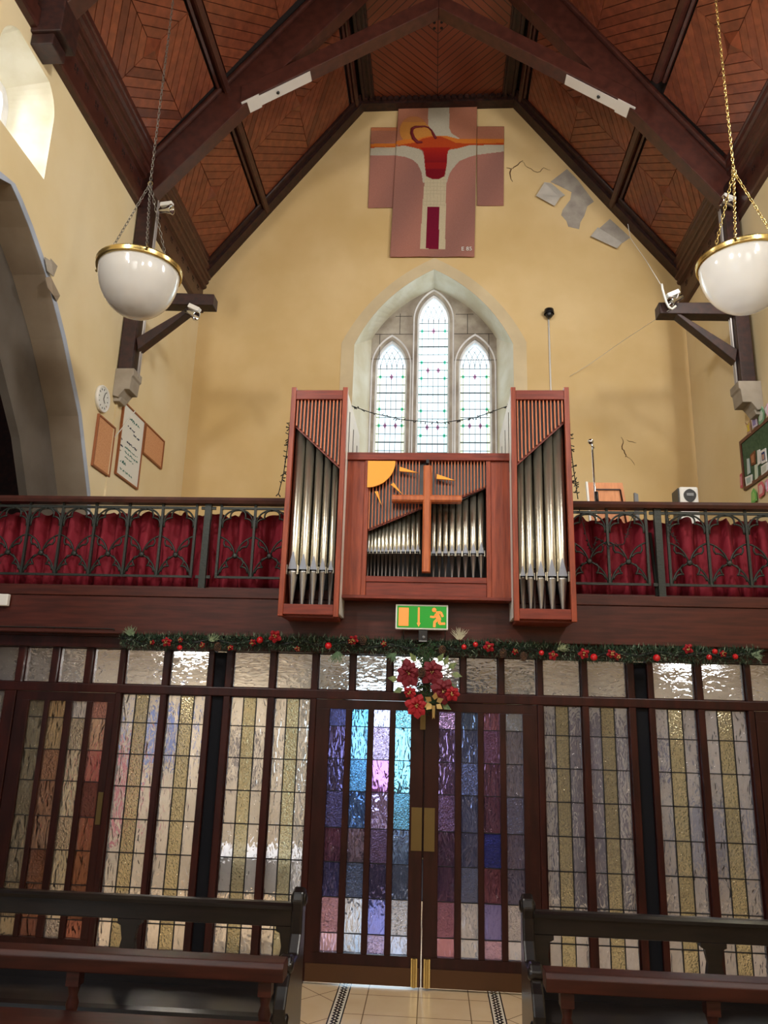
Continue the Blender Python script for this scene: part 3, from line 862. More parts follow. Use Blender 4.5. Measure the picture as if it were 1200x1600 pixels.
for sg in (-1, 1):
    for a, b in TR+SIDE+SIDE2+TR2:
        light(SX+sg*a, SX+sg*b, 2.022, 2.30, [], [], plain, flat=True)
    for k, (a, b) in enumerate(SIDE+SIDE2):
        c1, c2 = a+(b-a)*.32, a+(b-a)*.66
        def tint(i, j, k=k, sg=sg):
            if i == 1: v = .85+.15*rnd.random(); return ((AMB[0]*v, AMB[1]*v, AMB[2]*v), 1)
            v = .8+.2*rnd.random(); base = (.80, .78, .76) if sg < 0 else (.56, .56, .62)
            return (tuple(q*v for q in base), 0)
        light(SX+sg*a, SX+sg*b, .15, 1.955, [SX+sg*c1, SX+sg*c2], ROWS, tint)
    light(SX+sg*3.335, SX+sg*3.5, .15, 1.955, [], ROWS, plain)

# ---- doors
def hexc(c):
    q = lin(c); return tuple(v*.8 for v in q)
LT = {  # tints per column, from the top quarry down
 0: [(96, 96, 150), (104, 92, 140), (100, 92, 140), (92, 84, 128), (110, 70, 96), (88, 84, 132), (196, 150, 168), (226, 190, 216)],
 1: [(120, 190, 236), (130, 186, 236), (110, 170, 226), (96, 130, 190), (130, 110, 130), (100, 110, 140), (214, 220, 236), (214, 224, 246)],
 2: [(206, 200, 240), (214, 190, 236), (206, 140, 214), (196, 176, 226), (120, 96, 130), (104, 92, 130), (140, 142, 214), (206, 190, 240)],
 3: [(150, 220, 240), (150, 214, 240), (146, 214, 240), (140, 206, 240), (130, 150, 190), (120, 130, 160), (214, 214, 226), (206, 216, 246)]}
RT = {
 0: [(190, 150, 190), (150, 120, 160), (150, 118, 158), (146, 112, 150), (120, 88, 120), (116, 82, 112), (160, 110, 130), (206, 150, 170)],
 1: [(150, 170, 210), (140, 150, 196), (136, 142, 190), (130, 136, 180), (120, 122, 160), (120, 124, 156), (200, 200, 214), (220, 224, 240)],
 2: [(186, 130, 160), (150, 106, 136), (140, 100, 130), (126, 88, 118), (66, 70, 150), (122, 76, 96), (136, 130, 196), (226, 186, 216)],
 3: [(200, 200, 206), (160, 156, 176), (150, 146, 170), (140, 136, 164), (130, 122, 152), (120, 116, 146), (210, 206, 216), (220, 222, 240)]}
WT = {  # warm tints of the left side door
 0: [(170, 164, 140)]*4+[(180, 172, 150)]*4,
 1: [(210, 176, 128), (206, 180, 136), (190, 140, 110), (176, 128, 104), (180, 140, 118), (140, 84, 62), (130, 76, 56), (110, 62, 56)],
 2: [(226, 226, 232), (230, 222, 196), (226, 214, 190), (230, 222, 196), (232, 220, 190), (232, 220, 190), (230, 222, 206), (220, 218, 222)],
 3: [(206, 140, 126), (210, 172, 146), (180, 104, 100), (110, 52, 46), (150, 84, 64), (144, 82, 56), (136, 78, 56), (160, 90, 76)]}
def leaf(name, x0, x1, colx, tints, zt=1.953, zb=.015, hinge=None, mirror=False):
    d = MB(); y0, y1 = SY+.005, SY+.055; gz0, gz1 = .205, 1.885
    d.box(x0, x1, y0, y1, gz1, zt); d.box(x0, x1, y0, y1, zb, gz0)
    e = [x0]+[v for c in colx for v in c]+[x1]
    for i in range(0, len(e), 2): d.box(e[i], e[i+1], y0, y1, gz0, gz1)
    o = S(d, name, M['door'], bevel=.005)
    for i, (a, b) in enumerate(colx):
        light(a, b, gz0, gz1, [], [.329, .564, .799, 1.034, 1.289, 1.519, 1.757],
              lambda q, j, i=i: (hexc(tints[i][min(j, 7)]), 1 if (i+j) % 3 == 0 else 0), y=SY+.03, parent=o, lead=.003)
    return o
LC = [(-.789, -.667), (-.618, -.495), (-.450, -.328), (-.283, -.166)]
RC = [(.048, .167), (.216, .337), (.382, .503), (.549, .673)]
d1 = leaf('door_1', SX-.842, -.068, LC, LT)
d2 = leaf('door_2', -.060, SX+.842, RC, RT)
WC = [(-3.180, -3.058), (-3.018, -2.885), (-2.83, -2.714), (-2.669, -2.547)]
WT = {k: [tuple(int(a*.72+b*.28) for a, b in zip(c, (178, 164, 148))) for c in v] for k, v in WT.items()}
d3 = leaf('door_3', SX-3.235, SX-2.425, WC, WT)
EC = [(2.44+.12, 2.44+.24), (2.44+.285, 2.44+.41), (2.44+.45, 2.44+.57), (2.44+.61, 2.44+.73)]
d4 = leaf('door_4', SX+2.437, SX+3.27, EC, RT)
for d, x0, x1 in ((d1, -.15, -.072), (d2, -.056, .022)):
    q = MB(); q.box(x0, x1, SY-.003, SY+.006, .90, 1.196); q.build('push_plate', M['brass_dull'], d)
for d, a, b in ((d1, SX-.83, -.075), (d2, -.052, SX+.83), (d3, SX-3.22, SX-2.44), (d4, SX+2.45, SX+3.25)):
    q = MB(); q.box(a, b, SY-.002, SY+.006, .02, .135); q.build('kick_plate', M['kick'], d)
for d, a in ((d1, -.135), (d2, -.045)):
    q = MB(); q.box(a, a+.045, SY-.012, SY, .02, .20); q.lathe([(.012, .02), (.012, .20)], (a+.022, SY-.012, 0), 8); q.build('floor_bolt', M['brass'], d)
q = MB(); q.box(-.095, -.055, SY-.01, SY+.004, 1.75, 1.86); q.build('lock_keep', M['brass_dull'], d1)
q = MB(); q.box(-2.53, -2.492, SY-.003, SY+.005, .99, 1.22); q.build('push_plate', M['brass_dull'], d3)
q = MB(); q.box(SX+2.46, SX+2.52, SY-.003, SY+.005, .99, 1.25); q.build('push_plate', M['brass_dull'], d4)

# ---- the lit porch behind the glass
m = MB()
m.box(XL, XR, SY+.13, YE, 2.44, 2.48)
pc = S(m, 'ceiling_porch', M['lobby_ceil'])
m = MB(); m.box(XL, -1.55, 8.3, 8.4, 0, 2.44); m.box(-1.55, -1.45, 8.3, YE, 0, 2.44)
m.box(1.0, XR, 8.7, 8.8, 0, 2.44); m.box(1.0, 1.1, 8.7, YE, 0, 2.44)
S(m, 'wall_porch_inner', M['lobby'])
# things added in the porch for dark and bright contrast behind the rippled glass
for (x0, x1, y, z0, z1, c, nm, lab, cat) in (
    (-3.10, -2.72, 8.28, 1.25, 1.85, (60, 84, 140), 'framed_poster', 'blue framed poster added on the porch wall behind the left windows', 'poster'),
    (-2.15, -1.86, 8.28, 1.1, 1.62, (70, 60, 54), 'framed_notice', 'dark framed notice added on the porch wall behind the left windows', 'notice'),
    (-3.5, -3.2, 8.28, .5, 1.5, (150, 60, 80), 'pink_banner', 'pink banner added on the porch wall behind the left door', 'banner'),
    (2.6, 3.3, 8.68, .35, 1.0, (120, 116, 120), 'porch_radiator', 'grey radiator added on the porch wall behind the right windows', 'radiator'),
    (1.35, 1.95, 8.68, .02, 1.9, (64, 50, 52), 'cupboard', 'dark tall cupboard added against the porch wall behind the right windows', 'cupboard'),
    (2.2, 2.5, 8.68, 1.2, 1.7, (70, 66, 84), 'framed_print', 'dark framed print added on the porch wall behind the right windows', 'picture')):
    th = .35 if nm == 'cupboard' else .04
    q = MB(); q.box(x0, x1, y-th, y, z0, z1, col=lin(c)); q.box(x0+.03, x1-.03, y-th-.008, y-th, z0+.03, z1-.03, col=lin(tuple(min(255, v*1.35) for v in c)))
    if nm == 'porch_radiator':
        for i in range(12): q.box(x0+.03+i*.055, x0+.05+i*.055, y-th-.02, y-th, z0+.02, z1-.02, col=lin(c))
    o = q.build(nm, M['attr'], bevel=.004); tag(o, lab, cat)
# outer doorway: left leaf open, right leaf shut
q = MB()
for a, b, c, d in ((-1.26, -1.2, 0, 2.3), (-.22, -.14, 0, 2.3), (.62, .68, 0, 2.3), (-1.26, .68, 2.25, 2.32)): q.box(a, b, YE-.06, YE+.1, c, d)
q.box(-.14, .62, YE-.02, YE+.04, 0, 2.25)
o = S(q, 'door_5', M['beam_dark'], bevel=.006)
q = MB(); q.box(-1.8, .2, 13.2, 13.3, 0, .72); g = q.build('garden_gate', M['outer_red']); tag(g, 'dark red gate outside the open outer doorway', 'gate')
q = MB(); q.box(-1.3, .4, 8.45, 10.6, .001, .014); o = q.build('doormat', M['mat']); tag(o, 'dark doormat inside the outer doorway of the porch', 'doormat')
# little table with a white cloth behind the left window
tb = thing('porch_table', (-1.42, 6.75, 0), 'small table in the porch behind the left window, under a white cloth', 'table')
q = MB(); q.box(-1.85, -1.12, 6.5, 7.0, .66, .69); q.build('tabletop', M['beam'], tb)
for x_ in (-1.82, -1.16):
    for y_ in (6.53, 6.96): q = MB(); q.box(x_-.02, x_+.02, y_-.02, y_+.02, 0, .66); q.build('leg', M['beam'], tb)
q = MB(); q.box(-1.88, -1.09, 6.47, 7.03, .692, .70)
for a, b, c, d in ((-1.88, -1.09, 6.465, 6.475), (-1.88, -1.87, 6.47, 7.03), (-1.10, -1.09, 6.47, 7.03)): q.box(a, b, c, d, .44, .70)
o = q.build('tablecloth', M['cloth']); tag(o, 'white cloth on the porch table seen through the left window', 'tablecloth')
for k, (x_, y_, wh) in enumerate(((-2.3, 7.2, 'left'), (-.1, 7.6, 'middle'), (2.35, 7.2, 'right'))):
    lt = thing('porch_lamp', (x_, y_, 2.44), 'round white ceiling lamp glowing in the porch, %s one of three' % wh, 'lamp')
    q = MB(); q.lathe([(.001, 2.37), (.10, 2.38), (.15, 2.41), (.15, 2.425)], (x_, y_, 0), 20); q.build('shade', M['lamp'], lt)
    q = MB(); q.lathe([(.16, 2.42), (.16, 2.44), (.001, 2.44)], (x_, y_, 0), 20); q.build('base', M['white'], lt)
    area('porch_lamp_light', (x_, y_, 2.35), (x_, y_, 0), .5, .5, (40, 32, 24)[k], (1, .96, .92) if k == 0 else (.90, .94, 1))

# ================================================================ GALLERY
GY = 5.80            # face of the gallery beam
RY = 5.86            # railing plane
m = MB()
zb, zt = 2.405, 2.775
m.box(XL, XR, GY, GY+.10, zb, 2.70)
m.box(XL, XR, GY-.012, GY+.10, 2.70, zt)
m.box(XL, XR, GY+.02, SY+.1, zb-.005, zb+.03)
S(m, 'trim_1', M['mahog'], bevel=.004)
S(MB().box(XL, XR, GY+.1, YE, 2.48, 2.76), 'floor_gallery', M['beam_dark'])
S(MB().box(XL, XR, GY+.10, GY+.16, 2.76, 2.80), 'trim_2', M['mahog'])
# handrail
ht = thing('handrail', (0, RY, 3.5), 'long dark timber handrail along the top of the gallery railing', 'handrail')
for a, b in ((XL, -1.15), (1.03, XR)):
    m = MB(); m.prism([(RY-.045, 3.475), (RY+.05, 3.475), (RY+.06, 3.50), (RY+.05, 3.525), (RY-.045, 3.525), (RY-.055, 3.50)], 0, a, b)
    m.build('rail', M['beam'], ht)
# wrought-iron panels
Z0, Z1 = 2.875, 3.445
def ironpanel(x0, n, bw, label):
    t = thing('iron_railing_panel', (x0+n*bw/2, RY, Z0), label, 'railing', 'wrought iron tracery panels of the gallery railing')
    f = MB()
    for z, r in ((Z0, .009), (Z1, .010)): f.box(x0-.01, x0+n*bw+.01, RY-.009, RY+.009, z-r, z+r)
    for i in range(n+1):
        x = x0+i*bw; f.box(x-.0095, x+.0095, RY-.012, RY+.012, Z0, Z1+(.03))
    f.build('frame', M['iron'], t)
    H = Z1-Z0; ZB = Z0+.175; ZN = Z0+.33; r = .0078
    for i in range(n):
        a, b = x0+i*bw, x0+(i+1)*bw; c = (a+b)/2; g = MB()
        def arc(p, q, bow, n_=8, rr=r):
            (x_, z_), (X_, Z_) = p, q; dx, dz = X_-x_, Z_-z_; l = math.hypot(dx, dz)
            pts = []
            for k in range(n_+1):
                s_ = k/n_; o_ = 4*bow*s_*(1-s_)
                pts.append((x_+dx*s_-dz/l*o_, RY, z_+dz*s_+dx/l*o_))
            g.tube(pts, rr, 5)
        for s in (-1, 1):
            e = b if s > 0 else a
            # lower pointed arch: boss to foot of the bar, with its cusp
            arc((c, ZB), (e-s*.012, Z0+.01), s*.030); arc((c+s*.045, ZB-.014), (c+s*.055, Z0+.085), s*.02, 5); arc((c+s*.055, Z0+.085), (e-s*.03, Z0+.035), s*.018, 5)
            g.ball((c+s*.055, RY, Z0+.085), .009, 6)
            # middle: node on the bar down to the boss
            arc((c+s*.008, ZB+.01), (e-s*.008, ZN), -s*-.028 if False else s*.028); arc((e-s*.05, ZN-.02), (e-s*.055, ZN-.08), s*.012, 5); arc((e-s*.055, ZN-.08), (c+s*.03, ZB+.04), s*-.012, 5)
            g.ball((e-s*.055, RY, ZN-.08), .009, 6)
            # upper trefoil arch
            arc((c, Z1-.008), (e-s*.012, ZN+.085), s*.045); arc((c, Z1-.016), (c+s*.062, Z1-.085), s*.028, 6); arc((c+s*.062, Z1-.085), (e-s*.02, ZN+.075), s*.028, 6)
            g.ball((c+s*.062, RY, Z1-.085), .009, 6)
        g.lathe([(.001, -.016), (.014, -.018), (.022, -.010), (.022, .012), (.001, .012)], (c, RY, ZB), 10, ax=1)
        g.build('tracery', M['iron'], t)
    return t
def railpost(x, label):
    t = thing('railing_post', (x, RY, 2.775), label, 'post')
    f = MB(); f.box(x-.026, x+.026, RY-.02, RY+.02, 2.775, 3.475); f.build('upright', M['iron'], t)
    f = MB(); f.bar((x-.03, RY+.02, 2.79), (x-.045, RY+.07, 3.3), .02, .02); f.build('stay', M['iron'], t)
    for z in (Z0, Z1):
        f = MB(); f.box(x-.06, x+.06, RY-.006, RY+.012, z-.012, z+.012); f.build('bracket', M['iron'], t)
bw = .282
ironpanel(-1.16-.02-2*bw, 2, bw, 'iron tracery railing panel of two bays, left of the organ')
railpost(-1.852, 'black iron railing post, left of the organ')
ironpanel(-1.93-6*bw-.02, 6, bw, 'long iron tracery railing panel of six bays at the far left of the gallery')
ironpanel(1.052, 2, bw+.018, 'iron tracery railing panel of two bays, right of the organ')
railpost(1.742, 'black iron railing post, right of the organ')
ironpanel(1.815, 6, bw+.018, 'long iron tracery railing panel at the far right of the gallery')
# curtains
def curtain(x0, x1, label, seed):
    r_ = random.Random(seed); m = MB(); nx = int((x1-x0)/.012); zs = [2.80, 2.9, 3.05, 3.2, 3.33, 3.40, 3.425]
    ph = [r_.uniform(0, 6) for _ in range(4)]
    grid = []
    for j, z in enumerate(zs):
        for i in range(nx+1):
            x = x0+(x1-x0)*i/nx; t = (z-2.8)/.62
            w_ = math.sin(x*46+ph[0]+1.2*math.sin(x*7))*.022+math.sin(x*21+ph[1]+t*1.5)*.02+math.sin(x*95+ph[2])*.006*(.4+t)
            if j == len(zs)-1: zz = z+.012*math.sin(x*60+ph[3])+.01*math.sin(x*23)
            else: zz = z
            grid.append((x+.012*math.sin(x*30+t*3), RY+.15+w_*(1.9-.6*t), zz))
    W = nx+1
    m.add(grid, [(j*W+i, j*W+i+1, (j+1)*W+i+1, (j+1)*W+i) for j in range(len(zs)-1) for i in range(nx)], smooth=True)
    o = m.build('curtain', M['curtain']); tag(o, label, 'curtain')
    s_ = o.modifiers.new('thickness', 'SOLIDIFY'); s_.thickness = .003
curtain(XL+.02, -1.16, 'gathered crimson curtain behind the iron railing left of the organ', 1)
curtain(1.05, XR-.02, 'gathered crimson curtain behind the iron railing right of the organ', 2)
# ================================================================ ORGAN
OT, OC = 5.45, 5.62          # faces of the towers and of the centre
org = thing('pipe_organ', (-.06, OC, 2.5), 'mahogany pipe organ with two tall towers of silver pipes standing on the gallery front', 'organ')
def pipe(x, y, zf, zm, zt, r, name='organ_pipe'):
    """flue pipe: tapering foot from zf to the mouth zm, body up to zt"""
    b = MB()
    b.lathe([(r*.98, zm+.012), (r, zm+.02), (r, zt), (r*.8, zt), (r*.8, zt-.02)], (x, y, 0), 14)
    # flattened mouth: languid gap, upper lip as a pointed facet, ears
    b.hexa([(x-r*.86, y-r*1.0, zm+.004), (x+r*.86, y-r*1.0, zm+.004), (x+r*.75, y-r*.6, zm+.004), (x-r*.75, y-r*.6, zm+.004)],
           [(x-r*.10, y-r*1.01, zm+r*3.4), (x+r*.10, y-r*1.01, zm+r*3.4), (x+r*.10, y-r*.8, zm+r*3.4), (x-r*.10, y-r*.8, zm+r*3.4)], mi=1)
    for s in (-1, 1): b.box(x+s*r*.92, x+s*r*1.06, y-r*1.25, y-r*.4, zm-r*.9, zm+r*.9)
    o = b.build(name, [M['tin'], M['tin_lip']], org)
    f = MB(); f.lathe([(r*.24, zf), (r*.30, zf+.01), (r*.92, zm-r*.5), (r*.98, zm-.012), (r*.9, zm-.008)], (x, y, 0), 14)
    f.build('pipe_foot', M['tin_foot'], o)
    f = MB(); f.lathe([(r*.86, zm-.012), (r*.86, zm+.014)], (x, y, 0), 12); f.build('mouth_gap', M['void'], o)
def X(px, py, y=OT): return atx(px, py, y)
def Z(px, py, y=OT): return atz(px, py, y)
for side, x0, x1 in ((-1, -1.142, -.696), (1, .573, 1.018)):
    zb_, zt_ = 2.53, 4.335; sw = .038
    for xa_, xb_ in ((x0, x0+sw), (x1-sw, x1)):
        m = MB(); m.box(xa_, xb_, OT, OT+.05, zb_, zt_); m.build('tower_stile', M['organ'], org, bevel=.003)
    for za_, zb2_ in ((4.235, 4.312), (zb_+.015, 2.62)):
        m = MB(); m.box(x0+sw, x1-sw, OT+.006, OT+.045, za_, zb2_); m.build('tower_rail', M['organ_h'], org, bevel=.003)
    # side walls, open at the lower rear, with a lattice in the upper part
    for sx_, xx in ((-1, x0), (1, x1-.02)):
        m = MB(); m.box(xx, xx+.02, OT+.05, OT+1.0, 2.56, 4.30)
        m.build('tower_side', M['organ'] if (sx_ == side) else M['white'], org)
        if sx_ != side:
            q = MB(); xs = xx-.003 if side > 0 else xx+.021
            for yy in (.18, .48, .78): q.box(xs, xs+.003, OT+yy, OT+yy+.012, 3.7, 4.22-.12*yy)
            q.build('side_slot', M['groove'], org)
    m = MB(); m.box(x0+.02, x1-.02, OT+.06, OT+1.0, 4.30, 4.315); m.build('tower_top', M['white'], org)
    m = MB(); m.box(x0+.02, x1-.02, OT+.06, OT+.9, 2.53, 2.56); m.build('tower_floor', M['organ_h'], org)
    m = MB(); m.box(x0+.02, x1-.02, OT+.42, OT+.44, 2.56, 4.30); m.build('tower_back', M['void'], org)
    # slats with a slanting serrated lower edge
    xa, xb = x0+sw, x1-sw
    if side < 0: zl, zr = Z(464, 661), Z(529, 727)
    else: zl, zr = Z(808, 722), Z(878, 655)
    n_ = 13
    for i in range(n_):
        x = xa+(xb-xa)*(i+.5)/n_; zz = zl+(zr-zl)*(i+.5)/n_
        m = MB(); m.box(x-.0048, x+.0048, OT+.02, OT+.045, zz, 4.24); m.build('slat', M['slat'], org)
    m = MB()
    for i in range(n_):
        a = xa+(xb-xa)*i/n_; b = xa+(xb-xa)*(i+1)/n_; zz = zl+(zr-zl)*(i+.5)/n_
        m.box(a, b, OT+.045, OT+.055, zz, 4.24)
    m.build('slat_backing', M['slate'], org)
    m = MB(); m.bar((xa, OT+.05, zl-.004), (xb, OT+.05, zr-.004), .014, .02); m.build('slat_edge', M['organ_h'], org)
    cs = [458.75, 475, 491, 505, 517.5] if side < 0 else [816, 828, 844, 861, 877.5]
    rs = [.040, .035, .031, .027, .022] if side < 0 else [.023, .028, .033, .037, .040]
    for i, (cpx, r) in enumerate(zip(cs, rs)):
        x = atx(cpx, 880, OT+.10)+(.0 if side < 0 else 0); t = (x-xa)/(xb-xa)
        pipe(x, OT+.10, 2.62, 2.885-(.02 if side > 0 else 0)+.0, zl+(zr-zl)*t+.06, r)
    # second row of taller pipes behind
    for i in range(5):
        x = xa+(xb-xa)*(i+.5)/5+.03*side; t = (x-xa)/(xb-xa)
        pipe(x, OT+.24, 2.62, 2.95, zl+(zr-zl)*t+.12, .02, 'rear_pipe')
# ---- centre
cz0, cz1 = 2.70, 3.85
def cbox(name, pxa, pxb, za, zb2, mat, dy=0, th=.05, bev=.003):
    m = MB(); m.box(pxa, pxb, OC+dy, OC+dy+th, za, zb2); return m.build(name, M[mat], org, bevel=bev)
cx0, cx1 = -.70, .576
zt1 = Z(660, 708, OC); zt2 = Z(660, 719.5, OC); za1 = Z(660, 901, OC); za2 = Z(660, 910, OC); za3 = Z(660, 934, OC)
cbox('top_rail', cx0, cx1, zt2, zt1, 'organ_h', -.012, .10)
xo0, xo1 = X(575, 800, OC), X(760, 800, OC)
xs0, xs1 = X(568, 800, OC), X(767, 800, OC)
cbox('side_panel', cx0, xs0, za3, zt2, 'organ', .012, .02); cbox('side_panel', xs1, cx1, za3, zt2, 'organ', .012, .02)
cbox('stile', xs0, xo0, za3, zt2, 'organ'); cbox('stile', xo1, xs1, za3, zt2, 'organ')
cbox('lower_rail', xo0, xo1, za2, za1, 'organ_h'); cbox('lower_panel', xo0, xo1, za3+.012, za2, 'organ_h', .012)
cbox('bottom_rail', cx0, cx1, za3-.012, za3+.012, 'organ_h', -.006, .15)
m = MB(); m.box(cx0, cx1, OC+.35, OC+.37, za3, zt2); m.box(cx0, cx1, OC+.05, OC+.37, za3, za3+.012)
m.build('interior', M['void'], org)
m = MB(); m.box(cx0, cx1, OC+.05, OC+.37, zt2, zt2+.02); m.build('top_board', M['organ_h'], org)
# slats of the centre: lower edges stepping with the pipes
def lower_px(px):
    if px < 659: return 827+(792-827)*(px-575)/(659-575)
    if px < 722: return 783
    return 775+(760-775)*(px-722)/(759-722)
n_ = 36
for i in range(n_):
    px = 577.5+i*5.12
    if i == 16 or i == 17: continue
    zz = Z(px, lower_px(px), OC)
    x = X(px, 770, OC); ztop = zt2
    m = MB(); m.box(x-.0038, x+.0038, OC+.01, OC+.03, zz, ztop); m.build('slat', M['slat'], org)
m = MB()
a, b = at(575, 828, 1, OC+.04), at(659, 793, 1, OC+.04); m.bar(a, b, .014, .022); m.build('slat_edge', M['organ_h'], org)
m = MB(); a, b = at(722, 776, 1, OC+.04), at(759, 761, 1, OC+.04); m.bar(a, b, .014, .022); m.build('slat_edge', M['organ_h'], org)
m = MB(); zA, zB = Z(575, 826, OC), Z(659, 793, OC); m.prism([(xo0, zt2), (xo0, zA), (X(659, 790, OC), zB), (X(659, 790, OC), Z(690, 783, OC)), (X(722, 780, OC), Z(722, 778, OC)), (xo1, Z(759, 761, OC)), (xo1, zt2)], 1, OC+.055, OC+.065)
m.build('grey_backing', M['slate'], org)
PC = OC+.10
cl = [575.5, 580.5, 586, 591.8, 597.8, 603.6, 610, 616.6, 623, 630.2, 637.2, 645, 652.6]
for i, px in enumerate(cl):
    pipe(atx(px, 862, PC), PC, za1, atz(px, 863, PC), atz(px, lower_px(px)-4, PC), .0125+.0055*i/12)
cr = [677.5, 686.5, 696, 706.3, 716.8, 727.2, 739.4, 751.7]
tops = [784, 784, 784, 784, 783, 770, 766, 761]
for i, (px, tp) in enumerate(zip(cr, tops)):
    pipe(atx(px, 865, PC), PC, za1, atz(px, 866, PC), atz(px, tp, PC), .018+.008*i/7)
# cross
ycr = OC-.10
m = MB()
xa, xb = atx(660.5, 800, ycr), atx(673.5, 800, ycr); ztp, zbt = atz(667, 727, ycr), atz(667, 893, ycr)
def bev_bar(m, lo, hi, axis, c0, c1, yf, d=.075, bv=.012):
    """bar with chamfered front arrises; axis 'z' or 'x'"""
    pr = [(c0, yf+d), (c0, yf+bv), (c0+bv, yf), (c1-bv, yf), (c1, yf+bv), (c1, yf+d)]
    if axis == 'z': a = [(p, q, lo) for p, q in pr]; b = [(p, q, hi) for p, q in pr]
    else: a = [(lo, q, p) for p, q in pr]; b = [(hi, q, p) for p, q in pr]
    m.hexa(a, b)
bev_bar(m, zbt, ztp, 'z', xa, xb, ycr); m.build('cross_upright', M['cross'], org)
m = MB(); zc0, zc1 = atz(667, 783, ycr), atz(667, 772.5, ycr); xl, xr = atx(612, 778, ycr), atx(721, 778, ycr)
bev_bar(m, xl, xr, 'x', zc0, zc1, ycr+.004, .07); m.build('cross_arm', M['cross'], org)
m = MB(); m.box(xa+.02, xb-.02, ycr+.07, OC+.05, zc0, zc1); m.box(xa+.02, xb-.02, ycr+.07, OC+.05, zt2-.03, zt2); m.build('cross_bracket', M['void'], org)
# ochre quarter sun and rays
ys = OC-.03
c = at(575, 720, 1, ys); r = (at(618, 720, 1, ys)-c).length
m = MB(); pts = [(c.x, c.z)]+[(c.x+r*math.cos(t), c.z-r*math.sin(t)) for t in [PI/2*i/14 for i in range(15)]]
m.prism(pts, 1, ys, ys+.015); m.build('sun_disc', M['gold'], org)
for tri in (((624.5, 729), (624, 736), (653, 738.5)), ((682.5, 740.5), (682, 748), (711.5, 750.5)), ((610.5, 757), (615, 754), (629, 772.5)), ((585.5, 768), (590.5, 767.5), (596, 789))):
    P = [at(a, b, 1, ys) for a, b in tri]
    m = MB(); m.prism([(p.x, p.z) for p in P], 1, ys, ys+.015); m.build('sun_ray', M['gold'], org)
m = MB()
for a, b in ((c.x+.05, c.z-.05), (c.x+.16, c.z-.03), (c.x+.04, c.z-.17)): m.box(a-.008, a+.008, ys+.015, OC+.02, b-.008, b+.008)
m.build('sun_fixing', M['void'], org)

# fairy-light wires
def wire(pts, r, label, name='fairy_light_wire', twigs=0, seed=0, mat='wire', sag=0, tw=.03):
    m = MB(); P = []
    for i in range(len(pts)-1):
        a, b = Vector(pts[i]), Vector(pts[i+1])
        for k in range(8):
            t = k/8; q = a.lerp(b, t); q.z -= sag*4*t*(1-t)/(len(pts)-1); P.append(q)
    P.append(Vector(pts[-1])); m.tube(P, r, 5)
    r_ = random.Random(seed)
    for i in range(twigs):
        k = r_.randrange(len(P)-1); q = P[k].lerp(P[k+1], r_.random())
        d = Vector((r_.uniform(-1, 1), r_.uniform(-.6, .6), r_.uniform(-1, .6))).normalized()*tw
        m.tube([q, q+d], [r*.9, r*1.2], 4)
    o = m.build(name, M[mat]); tag(o, label, 'cable'); return o
def A(px, py, y): return at(px, py, 1, y)
wire([A(546, 633, 6.0), A(580, 645, 6.0), A(630, 656, 6.0), A(690, 661, 6.0), A(745, 652, 6.0), A(797, 633, 6.0)], .004, 'dark string of fairy lights hanging between the organ towers across the window', twigs=60, seed=1, tw=.022)
wire([A(453, 660, 5.9), A(449, 700, 5.9), A(443, 740, 5.85), A(435, 772, 5.8)], .004, 'dark fairy light string down the left side of the left organ tower', twigs=40, seed=2, tw=.03)
wire([A(888, 660, 5.75), A(892, 700, 5.75), A(897, 740, 5.75), A(903, 780, 5.8)], .004, 'dark fairy light string down the right side of the right organ tower', twigs=40, seed=3, tw=.03)
wire([A(905, 795, 5.84), A(915, 835, 5.82), A(925, 862, 5.82), A(932, 840, 5.82), A(950, 852, 5.82), A(975, 850, 5.82), A(990, 800, 5.82)], .003, 'fairy light string tangled in the iron railing just right of the organ', twigs=70, seed=4, tw=.02)
wire([A(1060, 850, 5.82), A(1046, 830, 5.82), A(1043, 800, 5.82)], .003, 'fairy light string wound on the railing beside the right-hand railing post', twigs=30, seed=5, tw=.02)
wire([(-3.85, 5.795, 2.44), (-3.0, 5.79, 2.442), (-2.5, 5.79, 2.44)], .004, 'thin fairy light wire under the gallery beam at far left', twigs=14, seed=6, tw=.012)

# ================================================================ TAPESTRY
ty = YE-.03
def lerpc(a, b, t): return tuple(a[i]+(b[i]-a[i])*t for i in range(3))
c0 = at(612, 402, 1, ty); tz0 = c0.z; tz1 = atz(684, 167, ty); tx0, tx1 = atx(618, 285, ty), atx(745, 285, ty)
PK = lin((172, 118, 104)); PK2 = lin((150, 106, 96)); CRM = lin((196, 182, 152)); WHT = lin((186, 178, 158)); ORA = lin((208, 120, 48)); RED = lin((170, 40, 30)); DRED = lin((120, 24, 34)); GOL = lin((206, 142, 60)); BLK = lin((84, 24, 34)); TAN = lin((176, 112, 76)); MAR = lin((116, 26, 50))
def inpoly(x, y, P):
    c = False; j = len(P)-1
    for i in range(len(P)):
        if (P[i][1] > y) != (P[j][1] > y) and x < (P[j][0]-P[i][0])*(y-P[i][1])/(P[j][1]-P[i][1])+P[i][0]: c = not c
        j = i
    return c
T_MAR = [(510, 855), (610, 858), (600, 1200), (495, 1198)]
T_BODY = [(498, 600), (550, 625), (600, 625), (648, 605), (664, 640), (661, 850), (655, 1202), (450, 1202), (470, 850), (488, 640)]
T_TORSO = [(450, 372), (700, 372), (676, 405), (666, 520), (648, 608), (600, 632), (550, 632), (500, 605), (488, 500), (480, 405)]
T_BAND = [(20, 342), (250, 340), (255, 322), (330, 306), (430, 300), (520, 276), (660, 276), (760, 302), (920, 302), (1150, 305), (1150, 350), (920, 347), (850, 352), (760, 377), (690, 384), (465, 384), (400, 372), (330, 356), (255, 350), (250, 374), (20, 374)]
